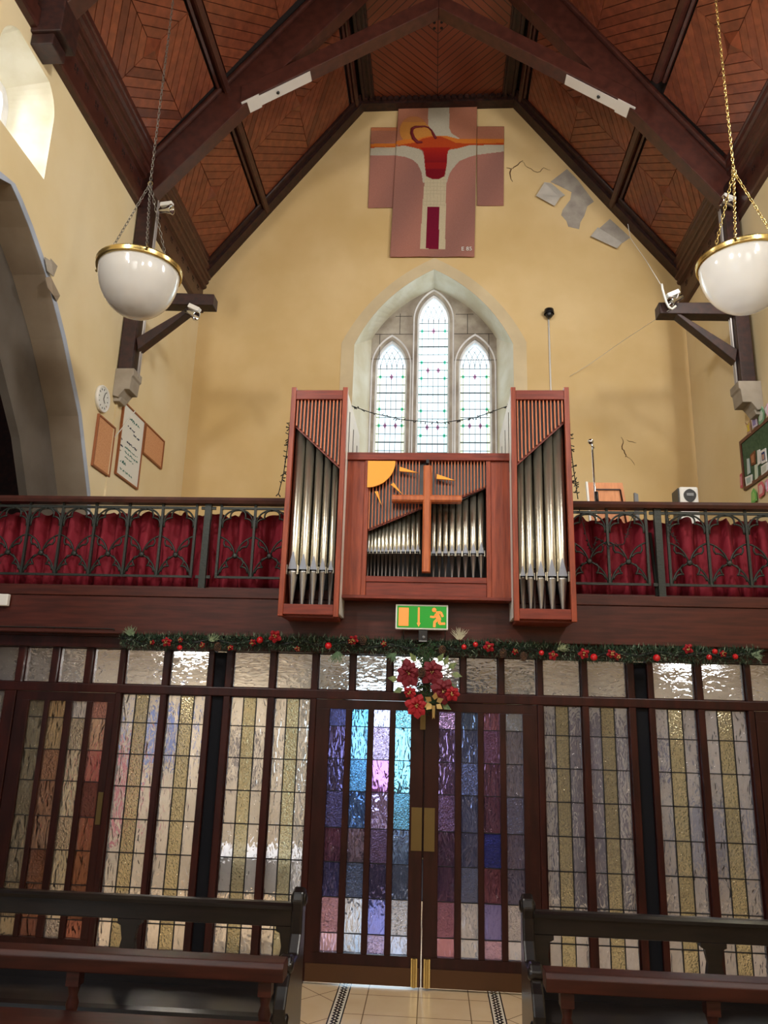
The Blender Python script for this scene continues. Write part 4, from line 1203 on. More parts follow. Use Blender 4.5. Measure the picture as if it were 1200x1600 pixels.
T_RED = [(300, 350), (420, 330), (470, 300), (540, 284), (620, 284), (680, 306), (740, 334), (840, 340), (1150, 336), (1150, 352), (850, 354), (760, 379), (690, 390), (465, 390), (400, 374), (330, 358), (20, 378), (20, 366), (250, 362)]
T_DL = [(20, 374), (330, 356), (420, 370), (465, 400), (482, 440), (498, 605), (492, 660), (474, 660), (462, 570), (430, 505), (390, 472), (330, 450), (255, 438), (20, 436)]
T_DR = [(690, 384), (760, 377), (850, 352), (1150, 344), (1150, 402), (920, 432), (850, 450), (770, 482), (720, 540), (690, 585), (668, 660), (648, 640), (668, 520), (674, 410)]
T_TOP = [(516, 30), (690, 30), (688, 215), (705, 255), (780, 304), (590, 300), (560, 262), (516, 190)]
def tap(px, py):
    """colour woven at the study-grid coordinates of the cloth"""
    n = random.uniform(.94, 1.05)
    def f(c): return tuple(v*n for v in c)
    if inpoly(px, py, T_MAR): return f(MAR)
    if inpoly(px, py, T_TORSO):
        c = lerpc(RED, DRED, min(1, max(0, (py-372)/170)*1.2))
        return f(lerpc(c, RED, .45) if 495 < py < 545 else c)
    if inpoly(px, py, T_BODY):
        return f(tuple(v*.86 for v in CRM)) if (py < 850 and (px % 28 < 4 or py % 30 < 4)) else f(CRM)
    if inpoly(px, py, T_RED): return f(lerpc(ORA, RED, .75))
    if inpoly(px, py, T_BAND): return f(ORA)
    if inpoly(px, py, T_DL) or inpoly(px, py, T_DR): return f(WHT)
    if inpoly(px, py, T_TOP): return f(WHT)
    if py < 330 and px > 262:
        d = math.hypot(px-400, py-235)
        if d < 114 or (400 < px < 560 and 190 < py < 300): return f(lerpc(GOL, TAN, .3 if py > 165 else .75))
        if d < 119: return f(TAN)
        return f(lerpc(PK, TAN, .5))
    if py < 330: return f(lerpc(PK, TAN, .45) if 235 < py else lerpc(ORA, PK, .5))
    t = (math.sin(px*.01+py*.006)+1)/2
    return f(lerpc(PK, PK2, t))
tp = thing('tapestry', (-.05, ty, tz1), 'cross-shaped woven tapestry of a crucified figure, high on the end wall', 'tapestry')
def cloth(name, cx_a, cx_b, ca_y, cb_y, y, nx, nz):
    """woven piece covering study-grid columns cx_a..cx_b and rows ca_y..cb_y"""
    m = MB(); sx = 230/1200; 
    def W(cx, cy):
        p = at(570+cx*sx, 160+cy*sx, 1, y); p.y = y-.012*(1+math.sin(cx*.02+cy*.004))*.5*(cy/1300); return p
    G = [[W(cx_a(v)+(cx_b(v)-cx_a(v))*i/nx, v) for i in range(nx+1)] for v in [ca_y+(cb_y-ca_y)*j/nz for j in range(nz+1)]]
    vs = [p for r in G for p in r]
    for j in range(nz):
        v = ca_y+(cb_y-ca_y)*(j+.5)/nz
        for i in range(nx):
            cx = cx_a(v)+(cx_b(v)-cx_a(v))*(i+.5)/nx
            m.v += []; b = len(m.v)
            m.v += [tuple(G[j][i]), tuple(G[j][i+1]), tuple(G[j+1][i+1]), tuple(G[j+1][i])]
            m.f.append([b, b+1, b+2, b+3]); m.c.append(tap(cx, v)); m.mi.append(0); m.sm.append(True)
    o = m.build(name, M['weave'], tp); s_ = o.modifiers.new('thickness', 'SOLIDIFY'); s_.thickness = .012; s_.offset = -1
    return o
cloth('upright_cloth', lambda v: 275-70*(v-40)/1220, lambda v: 915-22*(v-40)/1200, 38, 1262, YE-.035, 150, 260)
cloth('arm_cloth', lambda v: 52-25*(v-205)/650, lambda v: 262, 208, 862, YE-.012, 44, 120)
cloth('arm_cloth', lambda v: 915, lambda v: 1135-4*(v-200)/640, 200, 845, YE-.012, 44, 120)
m = MB()
def tpx(cx, cy, y=YE-.056): return at(570+cx*230/1200, 160+cy*230/1200, 1, y)
cr_ = []
for i in range(22):
    t = 2.35-(-1)*0-i/21*3.6+.75; cr_.append(tpx(478+98*math.cos(t)*(1 if math.cos(t) > 0 else 1), 268-78*math.sin(t)))
cr_ = [tpx(*p) for p in ((470, 325), (430, 325), (398, 295), (382, 250), (388, 215), (412, 200), (450, 197), (490, 195), (520, 205), (545, 230), (560, 262), (580, 295))]
m.tube(cr_, [.012, .028, .03, .028, .025, .02, .014, .012, .012, .014, .022, .020], 6)
for k in range(9):
    p = cr_[k+1]; m.tube([p, p+Vector((random.uniform(-.04, .04), 0, random.uniform(-.03, .03)))], [.012, .003], 4)
m.build('crown_of_thorns', M['petal_dark'], tp)
def text(name, body, size, loc, parent, mat, rot=(PI/2, 0, 0), ext=.002):
    cu = bpy.data.curves.new(name, 'FONT'); cu.body = body; cu.size = size; cu.extrude = ext
    o = bpy.data.objects.new(name, cu); COL.objects.link(o)
    dg = bpy.context.evaluated_depsgraph_get(); me = bpy.data.meshes.new_from_object(o.evaluated_get(dg))
    bpy.data.objects.remove(o); o = bpy.data.objects.new(name, me); COL.objects.link(o); me.materials.append(M[mat])
    o.parent = parent; o.location = Vector(loc)-ORG[parent.name]; o.rotation_euler = rot; return o
text('woven_initials', 'E 85', .10, tpx(785, 1208, YE-.075), tp, 'white')

# ================================================================ HANGING BOWL LAMPS
def bowl(x, y, zr, R, D, label, ztop, cm='chain'):
    t = thing('hanging_bowl_lamp', (x, y, zr), label, 'lamp')
    m = MB(); pr = []
    for i in range(13):
        a = PI/2*i/12; pr.append((max(.002, R*.985*math.sin(a)), zr-.03-D*math.cos(a)))
    pr += [(R*.985, zr), (R*.96, zr), (R*.955, zr-.03)]
    for i in range(8, -1, -2):
        a = PI/2*i/8*.98; pr.append((max(.002, R*.955*math.sin(a)), zr-.03-(D-.012)*math.cos(a)))
    m.lathe(pr, (x, y, 0), 40); m.build('opal_bowl', M['opal'], t)
    m = MB(); m.lathe([(R*.99, zr-.035), (R+.012, zr-.035), (R+.016, zr-.02), (R+.014, zr+.01), (R+.018, zr+.018), (R, zr+.02), (R*.97, zr+.012), (R*.97, zr-.02)], (x, y, 0), 40)
    m.build('brass_rim', M['brass'], t)
    hk = Vector((x, y, zr+.90)); hz = hk.z
    for k in range(3):
        a = 2*PI*k/3+(PI if x < 0 else 0); p = Vector((x+(R+.01)*math.cos(a), y+(R+.01)*math.sin(a), zr+.02))
        m = MB(); m.tube([p+Vector((0, 0, -.03)), p+Vector((math.cos(a)*.02, math.sin(a)*.02, 0)), p+Vector((0, 0, .03))], .006, 6); m.ball(p+Vector((math.cos(a)*.03, math.sin(a)*.03, -.02)), .014, 8)
        m.build('rim_hook', M['brass_dull'], t)
        chain(p, hk, t, cm)
    m = MB(); m.tube([hk+Vector((.02*math.cos(q), 0, .025*math.sin(q))) for q in [2*PI*i/12 for i in range(13)]], .005, 6); m.build('ring', M['brass_dull'], t)
    chain(hk, Vector((x, y, ztop)), t, cm)
def chain(a, b, parent, cm, L=.05):
    """run of oval links, alternate links turned a quarter"""
    m = MB(); d = b-a; n_ = max(2, int(d.length/(L*.72))); u = d.normalized(); s = u.cross(Vector((0, 1, 0)))
    if s.length < .1: s = u.cross(Vector((1, 0, 0)))
    s.normalize(); w_ = u.cross(s)
    for i in range(n_):
        c_ = a+d*((i+.5)/n_); e = s if i % 2 else w_
        m.tube([c_+u*(L/2*math.cos(t))+e*(.011*math.sin(t)) for t in [2*PI*k/8 for k in range(9)]], .0032, 4, cap=False)
    m.build('chain', M[cm], parent)
bowl(-2.655, 5.8, 5.62, .355, .43, 'white opal bowl lamp on chains hanging before the left wall', 10.1)
bowl(2.575, 5.8, 5.63, .36, .43, 'bright white opal bowl lamp on chains hanging before the right wall', 10.2, 'brass')  # brass colour of this chain stands in for golden light on it

# ================================================================ SPOTLIGHTS, CABLES, CONDUITS
def spot(base, tgt, label, size=1):
    t = thing('spotlight', base, label, 'spotlight'); b = Vector(base); d = (Vector(tgt)-b).normalized()
    m = MB(); m.bar(b, b+Vector((0, 0, .001))+d*.16*size, .07*size, .055*size); m.build('gear_box', M['white'], t, bevel=.006)
    side = d.cross(Vector((0, 0, 1))).normalized(); up = side.cross(d)
    c_ = b-up*.075*size+d*.08*size; q = d.to_track_quat('Z', 'Y')
    m = MB(); pr = [(.02, -.09), (.034, -.085), (.036, .0), (.045, .02), (.062, .07), (.066, .085), (.05, .082), (.03, .03), (.001, .02)]
    k = MB(); k.lathe([(r*size, z*size) for r, z in pr], (0, 0, 0), 18)
    k.v = [tuple(q @ Vector(v)+c_) for v in k.v]; k.build('lamp_head', M['chrome'], t)
    m = MB(); m.tube([b-side*.02, c_-side*.045*size, c_+side*.0], .008, 6); m.build('stirrup', M['steel'], t)
    return t
def yt(side, u): return 8.13+(side*u+3.7)*SK
p = at(252, 321, 1, 8.05); spot(p, p+Vector((1, -.2, -.05)), 'chrome spotlight high on the left roof truss just under the rafter')
p = at(296, 478, 1, 8.10); spot(p, p+Vector((1, -.15, -.55)), 'chrome spotlight under the left hammer beam')
p = at(1060, 456, 1, 8.35); spot(p, p+Vector((-1, -.1, -.5)), 'chrome spotlight under the right hammer beam with a white cable')
p = at(1148, 313, 1, 8.4); spot(p, p+Vector((-1, -.2, .3)), 'chrome spotlight high on the right roof truss')
def cable(pts, r, label, mat='cord', name='cable'):
    m = MB(); m.tube([Vector(p) for p in pts], r, 6); o = m.build(name, M[mat]); tag(o, label, 'cable'); return o
cable([A(1034, 444, 8.33), A(1035, 452, 8.33), A(1038, 462, 8.33), A(1041, 472, 8.33), A(1045, 480, 8.33), A(1050, 483, 8.33), A(1056, 478, 8.33)], .014, 'white cable drooping off the end of the right hammer beam')
cable([A(1046, 484, 8.35), A(1020, 502, 9.2), A(980, 528, 10.0), A(920, 570, 10.7), A(890, 588, 10.77)], .003, 'thin slack wire from the right hammer beam to the end wall')
cable([A(981, 350, 10.2), A(985, 372, 10.3), A(1010, 408, 9.4), A(1032, 444, 8.4)], .004, 'thin cable from the sloping ceiling down to the right hammer beam')
for (a, b, yy, lab) in ((236, 226, 8.10, 'pair of white conduits on the left wall post'), (1151, 1158, 8.48, 'pair of white conduits on the right wall post')):
    t = thing('conduit', A(a, 500, yy), lab, 'conduit')
    for k in (0, 1):
        m = MB(); q = .03*k
        if a < 600: m.tube([(-3.648+.012, 8.24+q*1.5, 5.72), (-3.648+.012, 8.24+q*1.5, 8.2)], .011, 8)
        else: m.tube([(3.60-.0, 8.60+q*1.5, 5.70), (3.60, 8.60+q*1.5, 8.2)], .012, 8)
        m.build('tube', M['steel'], t)
m = MB(); m.box(XL, XL+.02, 8.22, 8.26, 3.2, 5.38); o = m.build('wall_trunking', M['plaster_side']); tag(o, 'cream cable trunking running down the left wall below the corbel', 'trunking')
cable([(XL+.18, 8.40, 5.34), (XL+.07, 8.30, 5.05), (XL+.01, 8.24, 4.9)], .006, 'thin white wire looping from the left corbel to the wall trunking')
# dome camera on its conduit
t = thing('dome_camera', at(858, 492, 1, YE-.08), 'small black dome camera on the end wall at the top of a thin white conduit', 'camera'); p = at(858, 491, 1, YE-.08)
m = MB(); m.lathe([(.001, .085), (.07, .08), (.078, .03), (.078, .0)], p, 18); m.build('housing', M['black'], t)
m = MB(); m.lathe([(.06, .0), (.055, -.035), (.03, -.06), (.001, -.065)], p, 18); m.build('dome', M['black'], t)
m = MB(); m.box(p.x-.03, p.x+.03, p.y, YE, p.z, p.z+.06); m.build('bracket', M['black'], t)
m = MB(); m.tube([(p.x, YE-.012, p.z-.02), (p.x+.005, YE-.012, 4.6)], .014, 8); m.build('conduit', M['white'], t)
# ================================================================ THINGS ON THE SIDE WALLS AND THE GALLERY
def wall_board(y0, y1, z0, z1, label, face, side=-1, fr='cork_frame', name='cork_board', cat='board', fw=.02):
    x = XL if side < 0 else XR; d = -side
    t = thing(name, (x, (y0+y1)/2, (z0+z1)/2), label, cat)
    m = MB(); m.box(x+d*.004, x+d*.018, y0+fw*.5, y1-fw*.5, z0+fw*.5, z1-fw*.5); m.build('panel', M[face], t)
    m = MB()
    for a, b, c, e in ((y0, y0+fw, z0, z1), (y1-fw, y1, z0, z1), (y0+fw, y1-fw, z0, z0+fw), (y0+fw, y1-fw, z1-fw, z1)): m.box(x+d*.002, x+d*.03, a, b, c, e)
    m.build('frame', M[fr], t); return t
wall_board(7.80, 8.26, 4.44, 5.06, 'square cork board on the left wall directly under the clock', 'cork')
wall_board(9.14, 9.85, 5.05, 5.47, 'cork board on the left wall on the far side of the whiteboard', 'cork')
t = wall_board(8.41, 9.115, 4.535, 5.47, 'tall whiteboard with green handwriting on the left wall between two cork boards', 'board_white', name='whiteboard')
r_ = random.Random(5)
def scrib(y0, y1, z, h, mat, seed):
    q = random.Random(seed); m = MB(); pts = []; y = y0
    while y < y1:
        if q.random() < .14 and len(pts) > 3:
            m.tube(pts, .0042, 4); pts = []; y += .02
        pts.append((XL+.021, y, z+q.uniform(-h, h)-.02*(y-y0))); y += .009
    if len(pts) > 1: m.tube(pts, .0042, 4)
    m.build('handwriting', M[mat], t)
for i, (a, b, z, h, mt) in enumerate(((8.62, 8.95, 5.33, .02, 'ink'), (8.60, 8.85, 5.22, .012, 'ink_dark'), (8.8, 9.0, 5.17, .012, 'ink_dark'), (8.62, 8.95, 5.02, .013, 'ink_dark'), (8.58, 9.0, 4.94, .01, 'ink'), (8.6, 9.02, 4.88, .012, 'ink'),
                                     (8.62, 8.9, 4.82, .01, 'ink'), (8.50, 8.68, 4.74, .022, 'ink'), (8.52, 8.9, 4.64, .012, 'ink'), (8.45, 8.52, 5.0, .012, 'ink_dark'), (8.45, 8.53, 4.92, .012, 'ink_dark'), (8.45, 8.52, 4.85, .012, 'ink_dark'))):
    scrib(a, b, z, h, mt, i)
# clock
cy, cz = 7.84, 5.255
t = thing('wall_clock', (XL, cy, cz), 'round white wall clock above the nearer cork board on the left wall', 'clock')
m = MB(); m.lathe([(.001, .0), (.155, .0), (.16, .03), (.15, .045), (.135, .03)], (XL, cy, cz), 28, ax=0); m.build('rim', M['white'], t)
m = MB(); m.lathe([(.001, .028), (.137, .028)], (XL, cy, cz), 28, ax=0); m.build('dial', M['board_white'], t)
m = MB()
for k in range(12):
    a = 2*PI*k/12; m.bar((XL+.031, cy+.10*math.sin(a), cz+.10*math.cos(a)), (XL+.031, cy+.122*math.sin(a), cz+.122*math.cos(a)), .007, .004, up=(1, 0, 0))
m.build('numerals', M['black'], t)
for a, l, nm in ((.35, .09, 'minute_hand'), (2.25, .06, 'hour_hand')):
    m = MB(); m.bar((XL+.034, cy, cz), (XL+.034, cy+l*math.sin(a), cz+l*math.cos(a)), .008, .003, up=(1, 0, 0)); m.build(nm, M['black'], t)
# green noticeboard with papers, right wall
gy0, gy1, gz0, gz1 = 7.25, 9.19, 4.62, 5.26
nb = wall_board(gy0, gy1, gz0, gz1, 'green felt noticeboard in a dark red frame on the right wall', 'green_felt', side=1, fr='board_frame', name='noticeboard', fw=.045)
def paper(pts, name, label, cat, cols, border=None):
    """sheet pinned to the board or the wall: outline by picture corners on the wall plane"""
    P = [at(px, py, 0, XR-.03) for px, py in pts]
    m = MB(); m.hexa([(XR-.032, p.y, p.z) for p in P], [(XR-.022, p.y, p.z) for p in P], col=lin(cols[0]))
    c = sum((Vector(p) for p in P), Vector())/len(P)
    for k, cc in enumerate(cols[1:]):
        s_ = .62-.22*k
        m.hexa([(XR-.034-.002*k, c.y+(p.y-c.y)*s_, c.z+(p.z-c.z)*s_-.01*k) for p in P], [(XR-.03, c.y+(p.y-c.y)*s_, c.z+(p.z-c.z)*s_-.01*k) for p in P], col=lin(cc))
    o = m.build(name, M['attr']); tag(o, label, cat); return o
W_ = (226, 228, 226)
paper([(1167, 717), (1170, 716), (1172, 739), (1168, 742)], 'notice', 'narrow pale blue slip pinned nearest the frame end of the green noticeboard', 'paper', [(190, 204, 206)])
paper([(1172, 711), (1179, 704), (1180, 725), (1174, 728)], 'picture_card', 'dark brown picture card on the green noticeboard', 'card', [(120, 74, 44), (176, 120, 84)])
paper([(1183, 704), (1187, 702), (1188, 724), (1184, 728)], 'notice', 'narrow white slip left of the portrait photo on the noticeboard', 'paper', [W_])
paper([(1188, 705), (1196, 700), (1198, 721), (1190, 725)], 'portrait_photo', 'portrait photo with a white border on the green noticeboard', 'photo', [(230, 230, 230), (60, 70, 120), (190, 150, 130)])
paper([(1179, 727), (1183, 725), (1184, 747), (1180, 750)], 'notice', 'narrow pale green slip low on the noticeboard', 'paper', [(200, 214, 196)])
paper([(1189, 729), (1199, 722), (1199, 736), (1190, 743)], 'notice', 'white letter with a small crest under the portrait photo', 'paper', [W_, (200, 206, 196)])
paper([(1164, 746), (1175, 741), (1175, 755), (1166, 760)], 'notice', 'white note at the bottom corner of the green noticeboard', 'paper', [W_, (170, 190, 190)])
paper([(1164, 660), (1168, 664), (1172, 655), (1172, 668), (1174, 676), (1167, 680), (1168, 670)], 'paper_cutout', 'brown and yellow paper angel cutout above the noticeboard corner', 'paper cutout', [(176, 144, 120), (214, 190, 70)])
paper([(1174, 655), (1181, 647), (1183, 665), (1176, 670)], 'paper_cutout', 'pale lilac paper cutout above the noticeboard between the angel and a green tree', 'paper cutout', [(206, 196, 214), (150, 140, 190)])
paper([(1185, 660), (1186, 644), (1190, 635), (1194, 642), (1193, 658), (1187, 664)], 'paper_cutout', 'green paper tree cutout above the noticeboard', 'paper cutout', [(130, 176, 140), (206, 220, 206)])
paper([(1194, 638), (1199, 630), (1199, 650), (1196, 646)], 'paper_cutout', 'pink and white paper cutout at the photo edge above the noticeboard', 'paper cutout', [(206, 170, 180), (220, 220, 230)])
paper([(1156, 742), (1159, 739), (1160, 762), (1157, 763)], 'paper_cutout', 'red paper stocking cutout beside the lower end of the noticeboard', 'paper cutout', [(196, 96, 104), (216, 150, 156)])
paper([(1174, 786), (1174, 770), (1177, 763), (1181, 769), (1182, 782), (1178, 786)], 'paper_cutout', 'bright green paper tree cutout under the noticeboard', 'paper cutout', [(120, 186, 100), (160, 206, 120)])
paper([(1184, 757), (1190, 752), (1194, 760), (1193, 773), (1186, 779)], 'paper_cutout', 'red and white paper stocking cutout under the noticeboard', 'paper cutout', [(210, 110, 116), (226, 190, 190)])
paper([(1195, 752), (1199, 748), (1199, 768), (1197, 769)], 'paper_cutout', 'pink paper cutout under the noticeboard at the photo edge', 'paper cutout', [(216, 150, 170), (210, 200, 226)])

# microphone stand, board, grey post and white box behind the right railing
GF = 2.76
p = at(925, 690, 1, 6.9)
t = thing('microphone_stand', (p.x, 6.9, GF), 'chrome microphone stand rising behind the right railing', 'microphone stand')
m = MB(); m.tube([(p.x+.02, 6.9, GF+.02), (p.x, 6.9, p.z-.03)], .009, 8); m.build('pole', M['chrome'], t)
m = MB(); m.tube([(p.x+.025, 6.9, 3.78), (p.x+.02, 6.9, 3.92)], .016, 8); m.build('clutch', M['black'], t)
m = MB(); m.ball((p.x-.012, 6.9, p.z), .028, 10); m.tube([(p.x-.012, 6.9, p.z-.01), (p.x+.012, 6.9, p.z-.07)], .012, 8); m.build('microphone', M['chrome'], t)
for k in range(3):
    a = 2*PI*k/3; m = MB(); m.tube([(p.x+.02, 6.9, GF+.12), (p.x+.02+.22*math.cos(a), 6.9+.22*math.sin(a), GF+.012)], .008, 6); m.build('leg', M['black'], t)
t = thing('veneer_panel', (1.65, 7.4, GF), 'orange veneered wooden panel leaning behind the right railing beside the microphone stand', 'panel')
P = [at(919, 754, 1, 7.4), at(982, 754, 1, 7.4)]
xa, xb, zt_ = P[0].x, P[1].x, P[0].z
m = MB(); m.hexa([(xa, 7.4, zt_), (xb-.06, 7.4, zt_), (xb+.06, 7.25, GF), (xa, 7.25, GF)], [(xa, 7.43, zt_), (xb-.06, 7.43, zt_), (xb+.06, 7.28, GF), (xa, 7.28, GF)])
m.build('panel', M['plywood'], t)
m = MB(); m.bar((xa+.07, 7.385, zt_-.075), (xb-.09, 7.385, zt_-.075), .012, .012); m.bar((xb-.09, 7.385, zt_-.075), (xb+.03, 7.235, GF+.05), .012, .012); m.build('inlay', M['desk'], t)
m = MB(); m.bar((xa-.02, 7.38, zt_-.0), (xa+.01, 7.22, GF), .02, .02); m.build('edge_strip', M['white'], t)
p = at(993, 773, 1, 6.6); m = MB(); m.prism([(p.x-.018, GF), (p.x+.024, GF), (p.x+.018, p.z), (p.x-.014, p.z+.015)], 1, 6.58, 6.62); o = m.build('grey_stanchion', M['grey']); tag(o, 'short grey upright poking above the right handrail beside the veneered panel', 'post')
p = at(1072, 777, 1, 8.6)
t = thing('defibrillator_box', (p.x, 8.6, p.z), 'white box with a black heart-shaped emblem behind the right handrail', 'box')
m = MB(); m.box(p.x-.10, p.x+.11, 8.5, 8.75, p.z-.35, p.z+.10); m.build('case', M['white'], t, bevel=.02)
m = MB(); m.box(p.x-.115, p.x-.10, 8.52, 8.74, p.z-.33, p.z+.085); m.build('side', M['black'], t)
m = MB(); hp = []
for i in range(20):
    a = 2*PI*i/20; rr = .07; hp.append((p.x+.01+rr*math.sin(a), p.z+.0+rr*math.cos(a)*(1 if math.cos(a) > 0 else 1.25)*(1-.12*abs(math.sin(a)))))
m.prism(hp, 1, 8.49, 8.5); m.build('emblem', M['black'], t)
m = MB(); m.box(p.x-.03, p.x+.05, 8.484, 8.49, p.z-.015, p.z+.02); m.build('screen', M['grey'], t)
m = MB(); m.box(p.x-.13, p.x+.14, 8.48, 8.78, GF, p.z-.35); o = m.build('box_stand', M['beam_dark']); tag(o, 'dark stand under the white emblem box in the gallery', 'stand')
# white sensor at the far left of the beam
a, b = A(-12, 928, GY-.03), A(13, 947, GY-.03)
t = thing('smoke_alarm_box', (a.x, GY, a.z), 'white plastic box on the gallery beam at the left edge of the photo', 'box')
m = MB(); m.box(a.x, b.x, GY-.055, GY-.013, b.z, a.z); m.build('case', M['white'], t, bevel=.008)
m = MB(); m.lathe([(.014, -.003), (.018, -.003), (.018, 0), (.014, 0)], (a.x+.065, GY-.056, (a.z+b.z)/2), 12, ax=1); m.build('button', M['grey'], t)

# ================================================================ EXIT SIGN AND THE DEVICE UNDER IT
ey = GY-.13
a, b = A(618.5, 943.5, ey), A(700, 985, ey); ex0, ex1, ez1, ez0 = a.x, b.x, a.z-.002, b.z+.003
t = thing('exit_sign', ((ex0+ex1)/2, ey, ez0), 'green illuminated emergency exit sign with door, down arrow and running figure', 'sign')
m = MB(); m.box(ex0, ex1, ey+.004, ey+.07, ez0, ez1); m.build('box', M['white'], t, bevel=.004)
m = MB(); m.box(ex0+.012, ex1-.012, ey, ey+.005, ez0+.012, ez1-.012); m.build('green_face', M['sign_green'], t)
ew, eh = ex1-ex0, ez1-ez0
def E_(u, v): return (ex0+ew*u, ez0+eh*v)
def pict(name, polys):
    m = MB()
    for pl in polys: m.prism([E_(*q) for q in pl], 1, ey-.003, ey+.001)
    m.build(name, M['sign_orange'], t)
pict('door_pictogram', [[(.06, .13), (.25, .13), (.25, .86), (.06, .86)]])
pict('arrow_pictogram', [[(.425, .88), (.46, .88), (.46, .26), (.425, .26)], [(.405, .26), (.48, .26), (.443, .10)]])
def limb(p, q, w):
    p = Vector(E_(*p)); q = Vector(E_(*q)); d = (q-p).normalized(); n_ = Vector((-d.y, d.x))*w*eh/2
    return [p+n_, q+n_, q-n_, p-n_]
m = MB()
for pl in (limb((.78, .66), (.835, .38), .17), limb((.77, .68), (.86, .70), .10), limb((.86, .71), (.90, .52), .09), limb((.78, .60), (.735, .50), .09), limb((.74, .50), (.66, .52), .08),
           limb((.80, .42), (.745, .30), .11), limb((.745, .32), (.74, .10), .10), limb((.83, .40), (.84, .24), .11), limb((.83, .24), (.945, .25), .09)):
    m.prism([tuple(q) for q in pl], 1, ey-.003, ey+.001)
hx, hz = E_(.735, .79); m.lathe([(.001, -.003), (.0165, -.003), (.0165, .001)], (hx, ey, hz), 14, ax=1)
m.build('running_figure', M['sign_orange'], t)
for xx in (ex0+.06, ex1-.02): m = MB(); m.tube([(xx, ey+.04, ez0), (xx, GY-.02, ez0-.10)], .004, 5); m.build('wire', M['wire'], t)
for xx in (ex0+.08, ex1-.08):
    m = MB(); m.box(xx-.012, xx+.012, ey+.07, GY, ez1-.09, ez1-.05); m.build('wall_bracket', M['black'], t)
p = A(661, 994, ey+.02)
t = thing('motion_detector', (p.x, ey, p.z), 'small dark detector box hanging under the exit sign', 'detector')
m = MB(); m.box(p.x-.034, p.x+.034, ey, ey+.06, p.z-.045, ez0-.004); m.build('case', M['black'], t, bevel=.006)
m = MB(); m.box(p.x-.030, p.x+.030, ey-.004, ey, p.z-.042, p.z-.034); m.ball((p.x+.005, ey-.004, p.z-.01), .012, 8); m.build('lens', M['grey'], t)

# ================================================================ GARLAND AND POINSETTIA SPRAY
gy = GY-.05
def gpath(px):
    import bisect
    K = [(190, 998), (215, 1003), (300, 1002), (420, 1004), (470, 1005), (560, 1008), (640, 1012), (700, 1013), (760, 1012), (850, 1017), (930, 1022), (1050, 1022), (1130, 1025), (1186, 1024)]
    for (a, ya), (b, yb_) in zip(K, K[1:]):
        if a <= px <= b: return ya+(yb_-ya)*(px-a)/(b-a)
    return K[-1][1]
gt = thing('christmas_garland', A(660, 1012, gy), 'green pine garland with red bows and baubles along the bottom of the gallery beam', 'garland')
m = MB(); r_ = random.Random(11)
core = [A(px, gpath(px)+3*math.sin(px*.09), gy) for px in range(190, 1188, 8)]
q = MB(); q.tube(core, .012, 6); q.build('stem', M['wire'], gt)
for i in range(9000):
    px = r_.uniform(190, 1188); c = A(px, gpath(px), gy)
    a = r_.uniform(0, 2*PI); rr = .062*math.sqrt(r_.random()); base = c+Vector((0, math.cos(a)*rr*.7, math.sin(a)*rr*.85))
    d = Vector((r_.uniform(-1, 1), math.cos(a)+r_.uniform(-.5, .5), math.sin(a)*1.1+r_.uniform(-.5, .5))).normalized()
    l = r_.uniform(.02, .05); s_ = d.cross(Vector((r_.uniform(-1, 1), r_.uniform(-1, 1), r_.uniform(-1, 1)))).normalized()*.0028
    g = r_.random(); col = lin((24+34*g, 48+30*g, 34+22*g)) if r_.random() > .14 else lin((130, 146, 124))
    if base.y+d.y*l > GY-.018: base.y -= .04
    m.add([base-s_, base+s_, base+d*l], [(0, 1, 2)], col=col)
    m.add([base-s_+d*l*.3+Vector((0, -.001, 0)), base+s_*.6+d*l*.3, base+d.lerp(Vector((0, 0, 1)), .4)*l], [(0, 1, 2)], col=col)
nn = m.build('pine_needles', M['needle'], gt); nn['kind'] = 'stuff'
def frond(px, py, dirs, L_, seed, parent, col=(90, 116, 84)):
    q = random.Random(seed); m = MB(); c = A(px, py, gy-.03)
    for k in range(46):
        a = dirs+q.uniform(-.9, .9); d = Vector((math.cos(a), q.uniform(-.4, .1), math.sin(a))).normalized(); l = L_*q.uniform(.5, 1)
        s_ = Vector((-d.z, 0, d.x))*.0022; b0 = c+Vector((q.uniform(-.02, .02), 0, q.uniform(-.01, .01)))
        m.hexa([b0-s_, b0+s_, b0+s_*.3+d*l, b0-s_*.3+d*l], [p+Vector((0, .002, 0)) for p in (b0-s_, b0+s_, b0+s_*.3+d*l, b0-s_*.3+d*l)], col=lin(col))
    m.build('needle_spray', M['needle'], parent)
frond(528, 1020, -1.6, .09, 1, gt); frond(615, 1022, -2.0, .08, 2, gt); frond(718, 998, 1.5, .09, 3, gt, (190, 186, 160)); frond(1178, 1022, -.2, .06, 4, gt, (140, 160, 130)); frond(205, 992, 1.8, .07, 5, gt, (120, 140, 110)); frond(875, 1014, .5, .06, 6, gt, (170, 180, 140)); frond(330, 1000, .8, .06, 7, gt, (150, 166, 130))
